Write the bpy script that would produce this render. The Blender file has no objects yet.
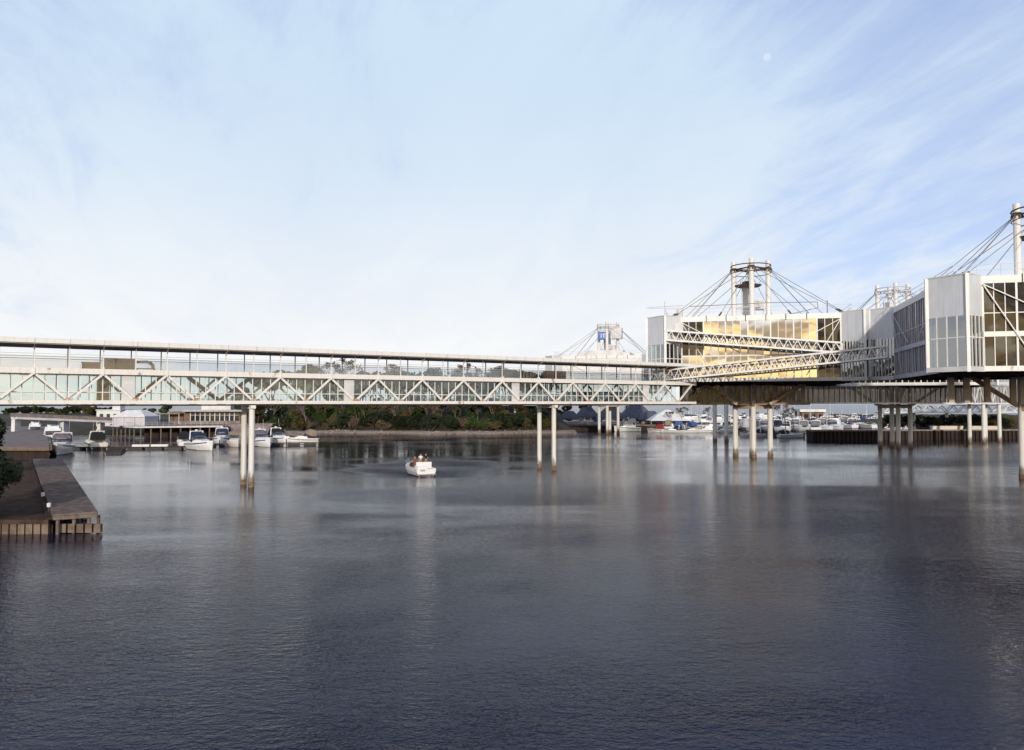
import bpy, bmesh, math, random
from mathutils import Vector, Matrix, noise as mnoise
random.seed(7)
R = math.radians
sc = bpy.context.scene
COL = sc.collection

# ------------------------------------------------------------------ camera
CAMZ, FPX, PITCH = 9.0, 760.0, math.atan(29 / 760)
cam_d = bpy.data.cameras.new('camera'); cam = bpy.data.objects.new('camera', cam_d); COL.objects.link(cam)
cam.location = (0, 0, CAMZ); cam.rotation_euler = (math.pi / 2 + PITCH, 0, 0)
cam_d.sensor_width = 36; cam_d.lens = 36 * FPX / 1024; cam_d.clip_start = 0.5; cam_d.clip_end = 60000
sc.camera = cam

# ------------------------------------------------------------------ sky, sun, exposure
SUN_EL, SUN_AZ = 15.0, 180.0        # azimuth clockwise from +Y: low behind the camera
sv = Vector((math.sin(R(SUN_AZ)) * math.cos(R(SUN_EL)), math.cos(R(SUN_AZ)) * math.cos(R(SUN_EL)), math.sin(R(SUN_EL))))
wd = bpy.data.worlds.new('World'); sc.world = wd; wd.use_nodes = True
sc.view_settings.view_transform = 'Standard'; sc.view_settings.look = 'None'
sc.view_settings.gamma = 1; sc.view_settings.use_curve_mapping = False
sc.view_settings.exposure = 0.28
SKY_STRENGTH = 0.12

def at(px, py, d):
    yc = (375 - py) / FPX
    f = math.cos(PITCH) - yc * math.sin(PITCH); up = math.sin(PITCH) + yc * math.cos(PITCH)
    s = d / f
    return Vector(((px - 512) / FPX * s, d, CAMZ + up * s))
def gx(px, d): return (px - 512) / FPX * d
def gz(py, d): return CAMZ + (404 - py) / FPX * d
def project(p):
    v = p - Vector((0, 0, CAMZ)); f = v.y * math.cos(PITCH) + v.z * math.sin(PITCH)
    return 512 + FPX * v.x / f, 375 - FPX * (v.z * math.cos(PITCH) - v.y * math.sin(PITCH)) / f

class N:
    """small node-tree builder"""
    def __init__(s, nt): s.nt = nt
    def n(s, t, **kw):
        o = s.nt.nodes.new(t)
        for k, v in kw.items():
            if k.startswith('i_'):
                key = k[2:]; key = int(key) if key.isdigit() else key
                s.set(o.inputs[key], v)
            else: setattr(o, k, v)
        return o
    def set(s, inp, v):
        if isinstance(v, bpy.types.NodeSocket): s.nt.links.new(v, inp)
        else: inp.default_value = v
    def math(s, op, a, b=None, c=None, clamp=False):
        o = s.nt.nodes.new('ShaderNodeMath'); o.operation = op; o.use_clamp = clamp
        s.set(o.inputs[0], a)
        if b is not None: s.set(o.inputs[1], b)
        if c is not None: s.set(o.inputs[2], c)
        return o.outputs[0]
    def ramp(s, f, a, b, x=0.0, y=1.0, mode='SMOOTHSTEP'):
        o = s.nt.nodes.new('ShaderNodeMapRange'); o.interpolation_type = mode
        for i, v in enumerate((f, a, b, x, y)): s.set(o.inputs[i], v)
        return o.outputs[0]
    def mix(s, f, a, b, blend='MIX'):
        o = s.nt.nodes.new('ShaderNodeMix'); o.data_type = 'RGBA'; o.blend_type = blend
        s.set(o.inputs[0], f); s.set(o.inputs[6], a); s.set(o.inputs[7], b)
        return o.outputs[2]
    def noise(s, vec, scale, detail=4, rough=.55, dist=0.0):
        o = s.nt.nodes.new('ShaderNodeTexNoise')
        if vec is not None: s.set(o.inputs['Vector'], vec)
        o.inputs['Scale'].default_value = scale; o.inputs['Detail'].default_value = detail
        o.inputs['Roughness'].default_value = rough; o.inputs['Distortion'].default_value = dist
        return o.outputs['Fac']
    def turned(s, vec, deg, scale, loc=(0, 0, 0)):      # rotate first, then stretch
        return s.mapping(s.mapping(vec, (1, 1, 1), (0, 0, R(deg))), scale, (0, 0, 0), loc)
    def mapping(s, vec, scale=(1, 1, 1), rot=(0, 0, 0), loc=(0, 0, 0)):
        o = s.nt.nodes.new('ShaderNodeMapping'); s.set(o.inputs[0], vec)
        o.inputs['Scale'].default_value = scale; o.inputs['Rotation'].default_value = rot; o.inputs['Location'].default_value = loc
        return o.outputs[0]

def build_world():
    w = N(wd.node_tree)
    bg = wd.node_tree.nodes['Background']
    sky = w.n('ShaderNodeTexSky', sky_type='NISHITA', sun_disc=False, sun_elevation=R(SUN_EL), sun_rotation=R(SUN_AZ),
              air_density=1.0, dust_density=1.2, ozone_density=1.6)
    tc = w.n('ShaderNodeTexCoord').outputs['Generated']
    sep = w.n('ShaderNodeSeparateXYZ', i_0=tc)
    x, y, z = sep.outputs
    zz = w.math('ADD', w.math('MAXIMUM', z, 0.0), 0.16)
    flat = w.n('ShaderNodeCombineXYZ', i_0=w.math('DIVIDE', x, zz), i_1=w.math('DIVIDE', y, zz), i_2=0.0).outputs[0]
    # high thin cloud sheet, streaks running across the view
    m1 = w.turned(flat, -12, (0.95, 0.40, 1), (3.1, 0.4, 0))
    c1 = w.noise(m1, 1.0, 7, .58, .5)
    m2 = w.turned(flat, -16, (2.3, 0.75, 1), (1.7, 5.2, 0))
    c2 = w.noise(m2, 1.5, 7, .6, .8)
    m3 = w.turned(flat, -20, (6.5, 2.6, 1))
    c3 = w.noise(m3, 1.6, 6, .62, .4)
    cover = w.math('ADD', w.math('MULTIPLY', c1, .75), w.math('ADD', w.math('MULTIPLY', c2, .80), w.math('SUBTRACT', w.math('MULTIPLY', c3, .34), .435)))
    # thicker in the middle of the bay and towards the horizon, thin to the right and upper left
    cover = w.math('ADD', cover, w.math('SUBTRACT', w.ramp(x, .10, .46, .36, -.03), w.ramp(x, -.30, -.60, 0, .26)))
    cover = w.math('ADD', cover, w.ramp(z, 0.05, .48, .10, -.05))
    cover = w.math('SUBTRACT', cover, w.ramp(z, .36, .66, 0, .34))
    mask = w.ramp(cover, .30, .80)
    d = w.n('ShaderNodeVectorMath', operation='DOT_PRODUCT', i_0=tc, i_1=tuple(sv)).outputs['Value']
    glow = w.ramp(d, .35, .97)
    low = w.ramp(z, .02, .40, 1, 0)
    cool = w.mix(low, (4.5, 5.5, 6.5, 1), (6.7, 6.7, 6.65, 1))
    veil = w.math('ADD', w.math('MULTIPLY', w.math('SUBTRACT', c1, .5), .55), w.math('MULTIPLY', w.math('SUBTRACT', c2, .5), .45))
    cool = w.mix(w.ramp(veil, -.14, .14, .16, 0), cool, (3.3, 4.1, 5.6, 1))
    # sunset banks behind the viewer: gold, with grey bars low down
    bars = w.noise(w.mapping(tc, (4.5, 4.5, 24), loc=(2.3, .7, 1.1)), 1.0, 4, .55, .8)
    warm = w.mix(w.ramp(bars, .38, .50), (1.9, 1.45, 1.0, 1), (10.5, 7.4, 3.2, 1))
    warm = w.mix(w.ramp(bars, .54, .66), warm, (18, 15.8, 11.5, 1))
    warm = w.mix(w.ramp(w.noise(w.mapping(tc, (7, 7, 16), (0, 0, 0), (.3, 4.4, 2)), 1.0, 3), .56, .68), warm, (7.5, 8.2, 8.8, 1))
    warm = w.mix(w.ramp(z, .10, .5), warm, (5.0, 5.4, 6.2, 1))
    ccol = w.mix(glow, cool, warm)
    base = w.mix(1.0, sky.outputs[0], (1.35, 1.32, 1.6, 1), 'MULTIPLY')
    base = w.mix(w.math('MULTIPLY', w.math('MULTIPLY', w.math('SUBTRACT', 1.0, glow), .66), w.ramp(z, .34, .72, 1, .22)), base, (3.5, 4.15, 5.5, 1))
    mask = w.math('MAXIMUM', w.math('MULTIPLY', mask, .95), w.math('MULTIPLY', glow, .9))
    col = w.mix(mask, base, ccol)
    # the day moon, a faint spot high over the pavilion
    md = (at(767, 57, 1.0) - Vector((0, 0, CAMZ))).normalized()
    dm = w.n('ShaderNodeVectorMath', operation='DOT_PRODUCT', i_0=tc, i_1=tuple(md)).outputs['Value']
    moon = w.ramp(dm, math.cos(R(.30)), math.cos(R(.16)))
    col = w.mix(w.math('MULTIPLY', moon, .2), col, (8.2, 8.2, 8.0, 1))
    wd.node_tree.links.new(col, bg.inputs[0]); bg.inputs[1].default_value = SKY_STRENGTH
build_world()
sun_d = bpy.data.lights.new('sun', 'SUN'); sun_d.energy = 2.4; sun_d.angle = R(1.5); sun_d.color = (1, .92, .82)
sun = bpy.data.objects.new('sun', sun_d); COL.objects.link(sun); sun.location = (0, -40, 60)
sun.rotation_euler = sv.to_track_quat('Z', 'Y').to_euler()
sc.cycles.max_bounces = 8; sc.cycles.transparent_max_bounces = 24; sc.cycles.glossy_bounces = 4
sc.cycles.caustics_reflective = False; sc.cycles.caustics_refractive = False

# ------------------------------------------------------------------ helpers
class MB:
    def __init__(s): s.v = []; s.f = []; s.m = []; s.mi = 0
    def add(s, vs, fs):
        b = len(s.v); s.v += [tuple(p) for p in vs]
        for f in fs: s.f.append(tuple(b + i for i in f)); s.m.append(s.mi)
    def hexa(s, c8): s.add(c8, [(0, 3, 2, 1), (4, 5, 6, 7), (0, 1, 5, 4), (1, 2, 6, 5), (2, 3, 7, 6), (3, 0, 4, 7)])
    def box(s, x0, x1, y0, y1, z0, z1):
        s.hexa([(x0, y0, z0), (x1, y0, z0), (x1, y1, z0), (x0, y1, z0), (x0, y0, z1), (x1, y0, z1), (x1, y1, z1), (x0, y1, z1)])
    def bar(s, p, q, w, h=None, up=(0, 0, 1)):
        p, q = Vector(p), Vector(q); h = h or w; d = (q - p).normalized(); up = Vector(up)
        if abs(d.dot(up)) > .99: up = Vector((0, 1, 0)) if abs(d.y) < .9 else Vector((1, 0, 0))
        a = d.cross(up).normalized() * w / 2; b = a.cross(d).normalized() * h / 2
        s.hexa([p - a - b, p + a - b, q + a - b, q - a - b, p - a + b, p + a + b, q + a + b, q - a + b])
    def tube(s, p, q, r, n=8, r2=None):
        p, q = Vector(p), Vector(q); r2 = r if r2 is None else r2; d = (q - p).normalized()
        a = d.orthogonal().normalized(); b = d.cross(a); vs = []
        for c, rr in ((p, r), (q, r2)):
            for i in range(n):
                t = 2 * math.pi * i / n; vs.append(c + (a * math.cos(t) + b * math.sin(t)) * rr)
        fs = [(i, (i + 1) % n, n + (i + 1) % n, n + i) for i in range(n)]
        fs += [tuple(range(n - 1, -1, -1)), tuple(range(n, 2 * n))]
        s.add(vs, fs)
    def prism(s, pts, z0, z1):
        n = len(pts); vs = [(p[0], p[1], z0) for p in pts] + [(p[0], p[1], z1) for p in pts]
        fs = [(i, (i + 1) % n, n + (i + 1) % n, n + i) for i in range(n)] + [tuple(range(n - 1, -1, -1)), tuple(range(n, 2 * n))]
        s.add(vs, fs)
    def quad(s, a, b, c, d): s.add([a, b, c, d], [(0, 1, 2, 3)])
    def loft(s, rings, cap=True, closed=True):
        n = len(rings[0]); vs = [p for r in rings for p in r]; fs = []
        for k in range(len(rings) - 1):
            for i in range(n if closed else n - 1):
                j = (i + 1) % n; fs.append((k * n + i, k * n + j, (k + 1) * n + j, (k + 1) * n + i))
        if cap: fs += [tuple(range(n - 1, -1, -1)), tuple(range((len(rings) - 1) * n, len(rings) * n))]
        s.add(vs, fs)
    def build(s, name, mat, parent=None, smooth=False, mats=None):
        me = bpy.data.meshes.new(name); me.from_pydata(s.v, [], s.f); me.update()
        for m in (mats or [mat]): me.materials.append(m)
        if mats: me.polygons.foreach_set('material_index', s.m)
        if smooth: me.polygons.foreach_set('use_smooth', [True] * len(me.polygons))
        bm = bmesh.new(); bm.from_mesh(me); bmesh.ops.recalc_face_normals(bm, faces=bm.faces); bm.to_mesh(me); bm.free()
        o = bpy.data.objects.new(name, me); COL.objects.link(o)
        if parent: o.parent = parent
        return o

def tag(o, label=None, cat=None, group=None, kind=None):
    if label: o['label'] = label
    if cat: o['category'] = cat
    if group: o['group'] = group
    if kind: o['kind'] = kind
    return o
def thing(name, label, cat, loc=(0, 0, 0), rz=0.0, group=None):
    o = bpy.data.objects.new(name, None); COL.objects.link(o); o.location = loc; o.rotation_euler = (0, 0, rz)
    o.empty_display_size = .5
    return tag(o, label, cat, group)
def copy_tree(o, parent=None):
    c = o.copy(); COL.objects.link(c)
    if parent: c.parent = parent
    for ch in list(o.children): copy_tree(ch, c)
    return c
def place(o, loc, rz=0.0, scale=None):
    o.location = loc; o.rotation_euler = (0, 0, rz)
    if scale: o.scale = (scale,) * 3 if not isinstance(scale, tuple) else scale
    return o
ORD = ('first second third fourth fifth sixth seventh eighth ninth tenth eleventh twelfth thirteenth fourteenth fifteenth sixteenth '
       'seventeenth eighteenth nineteenth').split()
TENS = {2: ('twenty', 'twentieth'), 3: ('thirty', 'thirtieth'), 4: ('forty', 'fortieth'), 5: ('fifty', 'fiftieth'), 6: ('sixty', 'sixtieth'), 7: ('seventy', 'seventieth')}
def ordinal(i):                                     # i from 0
    i += 1
    if i < 20: return ORD[i - 1]
    return TENS[i // 10][1] if i % 10 == 0 else TENS[i // 10][0] + '-' + ORD[i % 10 - 1]
def from_left(items, label):
    """label(ordinal word) for things sorted by where they stand in the picture"""
    items.sort(key=lambda o: project(o.location)[0])
    for i, o in enumerate(items):
        o['label'] = label.format('leftmost' if i == 0 else 'rightmost' if i == len(items) - 1 else ordinal(i) + ' from the left')

# ------------------------------------------------------------------ materials
def mat(name, col=(.5, .5, .5), rough=.6, metal=0.0, spec=.4):
    m = bpy.data.materials.new(name); m.use_nodes = True; b = m.node_tree.nodes['Principled BSDF']
    b.inputs['Base Color'].default_value = (*col, 1); b.inputs['Roughness'].default_value = rough
    b.inputs['Metallic'].default_value = metal; b.inputs['Specular IOR Level'].default_value = spec
    return m, N(m.node_tree), b
def varied(name, a, b_, scale=3.0, rough=.7, stretch=(1, 1, 1), lo=.38, hi=.62, bump=0.0, spec=.3, detail=5):
    m, w, b = mat(name, a, rough, 0, spec)
    tc = w.n('ShaderNodeTexCoord').outputs['Object']
    f = w.noise(w.mapping(tc, stretch), scale, detail)
    w.set(b.inputs['Base Color'], w.mix(w.ramp(f, lo, hi), (*a, 1), (*b_, 1)))
    if bump:
        bp = w.n('ShaderNodeBump', i_Strength=bump, i_Distance=.05, i_Height=f); w.set(b.inputs['Normal'], bp.outputs[0])
    return m
def rusty(name, base, rust=(.30, .13, .045), amount=.60, scale=.9, rough=.5, dirt=(.45, .40, .34), streak=.32, tide=False):
    m, w, b = mat(name, base, rough, 0, .35)
    tc = w.n('ShaderNodeTexCoord').outputs['Object']
    f1 = w.noise(w.mapping(tc, (1, 1, .55)), scale, 8, .68)
    f2 = w.noise(w.mapping(tc, (3, 3, .35)), 1.3, 5, .6)
    c = w.mix(w.ramp(f2, .45, .75, 0, streak), (*base, 1), (*dirt, 1))
    c = w.mix(w.ramp(f1, amount, amount + .12, 0, .85), c, (*rust, 1))
    if tide:                                        # waterline growth and splash marks, ragged along the top
        z = w.n('ShaderNodeSeparateXYZ', i_0=tc).outputs[2]
        f3 = w.noise(w.mapping(tc, (2.2, 2.2, .5)), 1.0, 5, .65)
        c = w.mix(w.ramp(w.math('SUBTRACT', z, w.math('MULTIPLY', f3, 3.2)), -.9, .1, .9, 0), c, (.17, .13, .075, 1))
        c = w.mix(w.ramp(w.noise(w.mapping(tc, (5, 5, .12)), 1.0, 4), .52, .7, 0, .5), c, (.40, .26, .15, 1))
    w.set(b.inputs['Base Color'], c)
    return m
def glass(name, tint, refl, rough=.02, wobble=.0, colour=(1, 1, 1), floor_=.06):
    m = bpy.data.materials.new(name); m.use_nodes = True; nt = m.node_tree; nt.nodes.clear(); w = N(nt)
    out = w.n('ShaderNodeOutputMaterial')
    tr = w.n('ShaderNodeBsdfTransparent', i_Color=(*tint, 1))
    gl = w.n('ShaderNodeBsdfGlossy', i_Color=(*colour, 1), i_Roughness=rough)
    lw = w.n('ShaderNodeLayerWeight', i_Blend=.5)
    fac = w.ramp(w.math('POWER', lw.outputs['Facing'], 3.0), 0, 1, refl, 1.0, 'LINEAR')
    if wobble:
        tc = w.n('ShaderNodeTexCoord').outputs['Object']
        bp = w.n('ShaderNodeBump', i_Strength=1.0, i_Distance=wobble, i_Height=w.noise(tc, .22, 2)); w.set(gl.inputs['Normal'], bp.outputs[0])
    mx = w.n('ShaderNodeMixShader', i_0=fac, i_1=tr.outputs[0], i_2=gl.outputs[0]); nt.links.new(mx.outputs[0], out.inputs[0])
    return m
def ribbed(name, a, b_, freq=6.0, axis='X', rough=.5):
    m, w, b = mat(name, a, rough, 0, .35)
    tc = w.n('ShaderNodeTexCoord').outputs['Object']
    f = w.noise(w.mapping(tc, (.6, .6, .25)), 1.2, 4); g = w.noise(w.mapping(tc, (3.2, 3.2, .10)), 1.0, 5, .6)
    c = w.mix(w.ramp(f, .35, .7), (*a, 1), (*b_, 1))
    c = w.mix(w.ramp(g, .50, .78, 0, .55), c, tuple(v * .62 for v in a) + (1,))
    h = w.noise(w.mapping(tc, (1.4, 1.4, .5)), 1.3, 7, .7)
    c = w.mix(w.ramp(h, .66, .76, 0, .6), c, (.30, .17, .09, 1))
    w.set(b.inputs['Base Color'], c)
    return m

M = {}
M['white'] = rusty('white_paint', (.78, .76, .72), amount=.66)
M['white_rust'] = rusty('rusty_white_paint', (.80, .77, .72), amount=.585, streak=.22)
M['rust_joint'] = rusty('rusted_joint', (.66, .58, .48), (.36, .16, .05), .44, 2.0)
M['pier'] = rusty('pier_paint', (.74, .72, .67), amount=.62, scale=.5, dirt=(.42, .36, .28), tide=True)
M['pier_foot'] = varied('stained_pier_foot', (.26, .17, .10), (.12, .08, .05), 3)
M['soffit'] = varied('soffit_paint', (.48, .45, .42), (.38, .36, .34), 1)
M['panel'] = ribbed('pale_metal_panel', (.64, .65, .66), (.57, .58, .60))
M['grey_and_shade'] = ribbed('mauve_grey_and_shade_panel', (.54, .52, .56), (.48, .47, .51))  # grey parts, and painted-in shade on the pavilions' side and back trim
M['dark_metal'] = varied('dark_rusty_steel', (.055, .045, .042), (.12, .075, .05), 1.5)
M['cable'] = varied('steel_cable', (.17, .155, .16), (.22, .20, .19), 1)
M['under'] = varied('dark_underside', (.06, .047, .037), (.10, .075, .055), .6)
M['beam'] = rusty('brown_white_beam', (.46, .37, .28), amount=.5, scale=.6)
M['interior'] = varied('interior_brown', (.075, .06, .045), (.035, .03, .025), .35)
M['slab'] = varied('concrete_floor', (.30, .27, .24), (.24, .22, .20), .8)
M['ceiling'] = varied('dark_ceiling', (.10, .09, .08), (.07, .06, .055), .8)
M['glass_bridge'] = glass('bridge_glass', (.82, .90, .89), .10)
M['glass_rail'] = glass('balustrade_glass', (.80, .84, .88), .14)
M['glass_gold'] = glass('sunset_glass', (.50, .45, .36), .72, .012, .010, (1, .96, .86))
M['glass_dark'] = glass('dark_toned_glass', (.30, .27, .24), .07, .015, .03)  # darkened, duller panes for glazing that mirrors no sunset
M['glass_blue'] = glass('blue_glass', (.55, .66, .70), .30, .02, .02)
M['glass_shade'] = glass('shaded_glass', (.30, .28, .26), .03, .02, .02)
M['white_blind'] = varied('white_wall_sheet', (.74, .74, .73), (.68, .68, .68), .3, .6)
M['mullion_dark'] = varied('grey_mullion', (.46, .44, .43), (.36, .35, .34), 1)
M['wood'] = varied('grey_brown_boards', (.20, .158, .135), (.115, .088, .075), 1.4, .95, (1, 1, 1), bump=.3, spec=.06)
M['wood_dark'] = varied('dark_boards', (.085, .058, .045), (.05, .036, .029), 1.5, .95, bump=.3, spec=.05)
M['facing'] = varied('weathered_timber_facing', (.22, .165, .125), (.13, .095, .072), .9, .9, bump=.3)
M['bench'] = varied('brown_planter_wood', (.20, .15, .11), (.13, .095, .07), 2.5, .8, (1, 1, 4))
M['rock'] = varied('shore_stone', (.32, .25, .21), (.20, .155, .135), .6, .9, bump=.5)
M['sand'] = varied('pinkish_gravel', (.36, .28, .215), (.25, .19, .15), 1.2, .9, bump=.4)
M['earth'] = varied('earth_and_scrub', (.065, .052, .034), (.036, .038, .020), .25, .95, bump=.5)
M['concrete'] = varied('quay_concrete', (.27, .215, .19), (.19, .155, .14), .7, .95, bump=.2, spec=.08)
M['sheetpile'] = varied('rusty_sheet_pile', (.042, .027, .022), (.024, .017, .015), 1.0, .85, (1, 1, .2), bump=.4)
M['slate'] = varied('blue_grey_roof', (.105, .105, .135), (.075, .075, .10), 1.0, .7)
M['wall_white'] = varied('white_wall', (.66, .65, .64), (.56, .55, .54), .4, .7)
M['tent'] = varied('white_canvas', (.76, .74, .71), (.68, .66, .63), .6, .8)
M['wall_brown'] = varied('brown_wall', (.20, .13, .09), (.14, .095, .07), .6, .8)
M['window_dark'] = mat('dark_window', (.02, .025, .03), .08, 0, .6)[0]
M['gelcoat'] = varied('boat_gelcoat', (.80, .79, .77), (.74, .73, .71), 1.0, .25, spec=.5)
M['gelcoat_cream'] = varied('cream_gelcoat', (.74, .68, .58), (.68, .62, .53), 1.0, .25, spec=.5)
M['gelcoat_grey'] = varied('grey_gelcoat', (.42, .40, .40), (.36, .35, .35), 1.0, .3, spec=.5)
M['antifoul'] = varied('dark_boat_bottom', (.03, .03, .035), (.05, .045, .045), 1, .5)
for nm, c in dict(navy=(.025, .035, .075), black=(.018, .018, .02), tan=(.30, .23, .17), mauve=(.16, .14, .19), blue=(.05, .11, .32), grey=(.20, .20, .22), green=(.03, .09, .06), red=(.35, .03, .03)).items():
    M['canvas_' + nm] = varied(nm + '_canvas', c, tuple(x * .75 for x in c), 2.0, .85)
M['chrome'] = mat('stainless_rail', (.6, .6, .62), .25, .9)[0]
M['screen'] = mat('boat_screen', (.03, .035, .04), .06, 0, .7)[0]
M['cushion'] = varied('brown_cushion', (.20, .08, .05), (.15, .06, .04), 3)
M['bark'] = varied('grey_brown_bark', (.13, .10, .08), (.08, .062, .05), 2.0, .9, (1, 1, .3))
M['bark_pale'] = varied('pale_bark', (.24, .18, .14), (.16, .12, .095), 2.0, .9, (1, 1, .3))
def leafmat(name, a, b_, c):
    m, w, b = mat(name, a, .75, 0, .2)
    oi = w.n('ShaderNodeObjectInfo').outputs['Random']
    tc = w.n('ShaderNodeTexCoord').outputs['Object']
    f = w.noise(tc, .55, 4); f2 = w.noise(tc, 2.2, 3)
    col = w.mix(w.ramp(f, .35, .65), (*a, 1), (*b_, 1)); col = w.mix(w.ramp(f2, .5, .72), col, (*c, 1))
    col = w.mix(w.math('MULTIPLY', oi, .45), col, w.mix(1.0, col, (1.5, 1.15, .75, 1), 'MULTIPLY'))
    w.set(b.inputs['Base Color'], col)
    b.inputs['Subsurface Weight'].default_value = 0
    return m
M['leaf_green'] = leafmat('green_leaves', (.042, .075, .022), (.026, .05, .016), (.075, .105, .03))
M['leaf_olive'] = leafmat('olive_leaves', (.085, .075, .030), (.05, .05, .02), (.13, .095, .04))
M['leaf_dark'] = leafmat('dark_leaves', (.020, .032, .016), (.012, .02, .011), (.035, .045, .02))
M['leaf_bud'] = leafmat('budding_twigs', (.12, .085, .055), (.085, .062, .042), (.15, .11, .06))
M['rail_red'] = mat('red_paint', (.30, .04, .03), .5)[0]
M['tarp_blue'] = varied('blue_tarpaulin', (.05, .16, .50), (.04, .12, .40), 1.5, .6)
M['cab_blue'] = varied('blue_sign_panel', (.09, .20, .52), (.07, .16, .42), 1.5, .5)
M['skin'] = mat('skin', (.45, .27, .19), .6)[0]
M['hair'] = mat('dark_hair', (.03, .02, .015), .7)[0]
M['cloth_white'] = mat('white_shirt', (.7, .7, .7), .85)[0]
M['cloth_black'] = mat('black_shirt', (.02, .02, .022), .85)[0]
M['cloth_red'] = mat('brick_red_shirt', (.32, .08, .05), .85)[0]
M['cloth_tan'] = mat('tan_trousers', (.33, .24, .17), .85)[0]
M['cloth_blue'] = mat('blue_jeans', (.05, .07, .13), .85)[0]

WAKE = (gx(418, 98.5), 98.5)
def water_mat():
    m, w, b = mat('lake_water', (.009, .010, .028), .03, 0, .19)
    b.inputs['Specular Tint'].default_value = (.74, .77, 1, 1)
    b.inputs['IOR'].default_value = 1.333
    pos = w.n('ShaderNodeNewGeometry').outputs['Position']
    sp = w.n('ShaderNodeSeparateXYZ', i_0=pos); X, Y = sp.outputs[0], sp.outputs[1]
    big = w.noise(w.mapping(pos, (.6, 1.3, 1), (0, 0, R(-20))), .035, 4, .55, .6)
    mid = w.noise(w.mapping(pos, (.7, 1.0, 1), (0, 0, R(15))), .16, 3, .5)
    r1 = w.noise(w.mapping(pos, (.75, 1.25, 1), (0, 0, R(12))), 3.1, 3, .55, .3)
    r2 = w.noise(w.mapping(pos, (1, 1.2, 1), (0, 0, R(-28))), 7.4, 2, .5, .2)
    r3 = w.noise(w.mapping(pos, (.6, 1.0, 1), (0, 0, R(6))), 1.15, 2, .5, .2)
    h = w.math('ADD', w.math('MULTIPLY', r1, .052), w.math('ADD', w.math('MULTIPLY', r2, .023), w.math('MULTIPLY', r3, .050)))
    # ruffled by the breeze in the open basin, calm along the far sheltered shores
    edge = w.math('ADD', w.math('SUBTRACT', Y, w.math('MULTIPLY', w.math('MAXIMUM', X, 0.0), .8)), w.math('MULTIPLY', w.math('SUBTRACT', mid, .5), 60.0))
    calm = w.math('MAXIMUM', w.ramp(edge, 46.0, 105.0, 1.0, .26), w.ramp(Y, 380, 520, 0, 1.4))
    # broken water round the runabout
    wx, wy = WAKE
    dx = w.math('DIVIDE', w.math('SUBTRACT', X, wx), 11.0); dy = w.math('DIVIDE', w.math('SUBTRACT', Y, wy + 10), 17.0)
    dist = w.math('SQRT', w.math('ADD', w.math('MULTIPLY', dx, dx), w.math('MULTIPLY', dy, dy)))
    dist = w.math('ADD', dist, w.math('MULTIPLY', w.math('SUBTRACT', mid, .5), .9))
    calm = w.math('ADD', calm, w.ramp(dist, .55, 1.05, 3.6, 0))
    patch = w.math('MULTIPLY', w.ramp(big, .38, .62, .38, 1.45), w.ramp(mid, .35, .7, .7, 1.3))
    bp = w.n('ShaderNodeBump', i_Strength=w.math('MULTIPLY', calm, patch), i_Distance=1.0, i_Height=h)
    w.set(b.inputs['Normal'], bp.outputs[0]); w.set(b.inputs['Roughness'], w.ramp(Y, 330, 560, .03, .22))
    return m
M['water'] = water_mat()
# ------------------------------------------------------------------ setting: water and land
def structure(o, **k): return tag(o, kind='structure', **k)
b = MB(); b.quad((-30000, -3000, 0), (30000, -3000, 0), (30000, 40000, 0), (-30000, 40000, 0))
structure(b.build('water', M['water']))

def terrain(name, m, outline_front, rise, back, x_pts=60, y_pts=14, bump=.5, seed=0):
    """land sheet: its front edge follows outline_front(x) -> y, then climbs by rise(t, x)"""
    x0, x1 = back[0], back[1]; mb = MB(); vs = []
    for j in range(y_pts + 1):
        t = (j / y_pts) ** 1.6
        for i in range(x_pts + 1):
            x = x0 + (x1 - x0) * i / x_pts
            yf = outline_front(x); y = yf + (back[2] - yf) * t
            z = rise(t, x) + (0 if j == 0 else bump * mnoise.noise(Vector((x * .12, y * .12, seed))))
            vs.append((x, y, z))
    n = x_pts + 1
    mb.add(vs, [(j * n + i, j * n + i + 1, (j + 1) * n + i + 1, (j + 1) * n + i) for j in range(y_pts) for i in range(x_pts)])
    return structure(mb.build(name, m, smooth=True))
def shore(x): return 232 + 3.5 * math.sin(x * .09) + 2 * math.sin(x * .31)
def bank_rise(t, x):
    e = min(1, max(0, (24 - x) / 10)) * min(1, max(0, (x + 92) / 10))
    return -.6 + (2.0 + 9 * min(1, t * 2.2)) * e
terrain('wooded_bank', M['earth'], lambda x: shore(x) + 4.0, lambda t, x: bank_rise(t, x) - 1.0, (-98, 24, 330), seed=3)
b = MB(); n = 90; ring = []
for i in range(n + 1):
    x = -96 + 116 * i / n; y = shore(x) + .8 * mnoise.noise(Vector((x * .6, 2, 0)))
    ring.append([(x, y - 1.5, -.5), (x, y + .8, .35), (x, y + 3.2, .62 + .2 * mnoise.noise(Vector((x * .5, 0, 1)))), (x, y + 7.5, .8)])
b.loft(ring, cap=False, closed=False); structure(b.build('gravel_beach', M['sand'], smooth=True))
# west island behind the waterside terrace, and the far west shore
terrain('west_island', M['earth'], lambda x: 218 + .02 * (x + 120), lambda t, x: -.5 + 4.6 * min(1, t * 5) * min(1, max(0, (-62 - x) / 14)), (-260, -58, 420), seed=8)
terrain('east_harbour_ground', M['concrete'], lambda x: 262 + .08 * (x - 15), lambda t, x: -.4 + 2.4 * min(1, t * 14) * min(1, max(0, (x - 10) / 3)), (8, 74, 420), bump=.15, seed=5)
terrain('breakwater_hillock', M['earth'], lambda x: 196 + .03 * x, lambda t, x: -.5 + 3.0 * min(1, t * 4) + 2.4 * math.exp(-((x - 140) / 22) ** 2) * min(1, t * 3), (112, 240, 260), seed=9)

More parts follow.
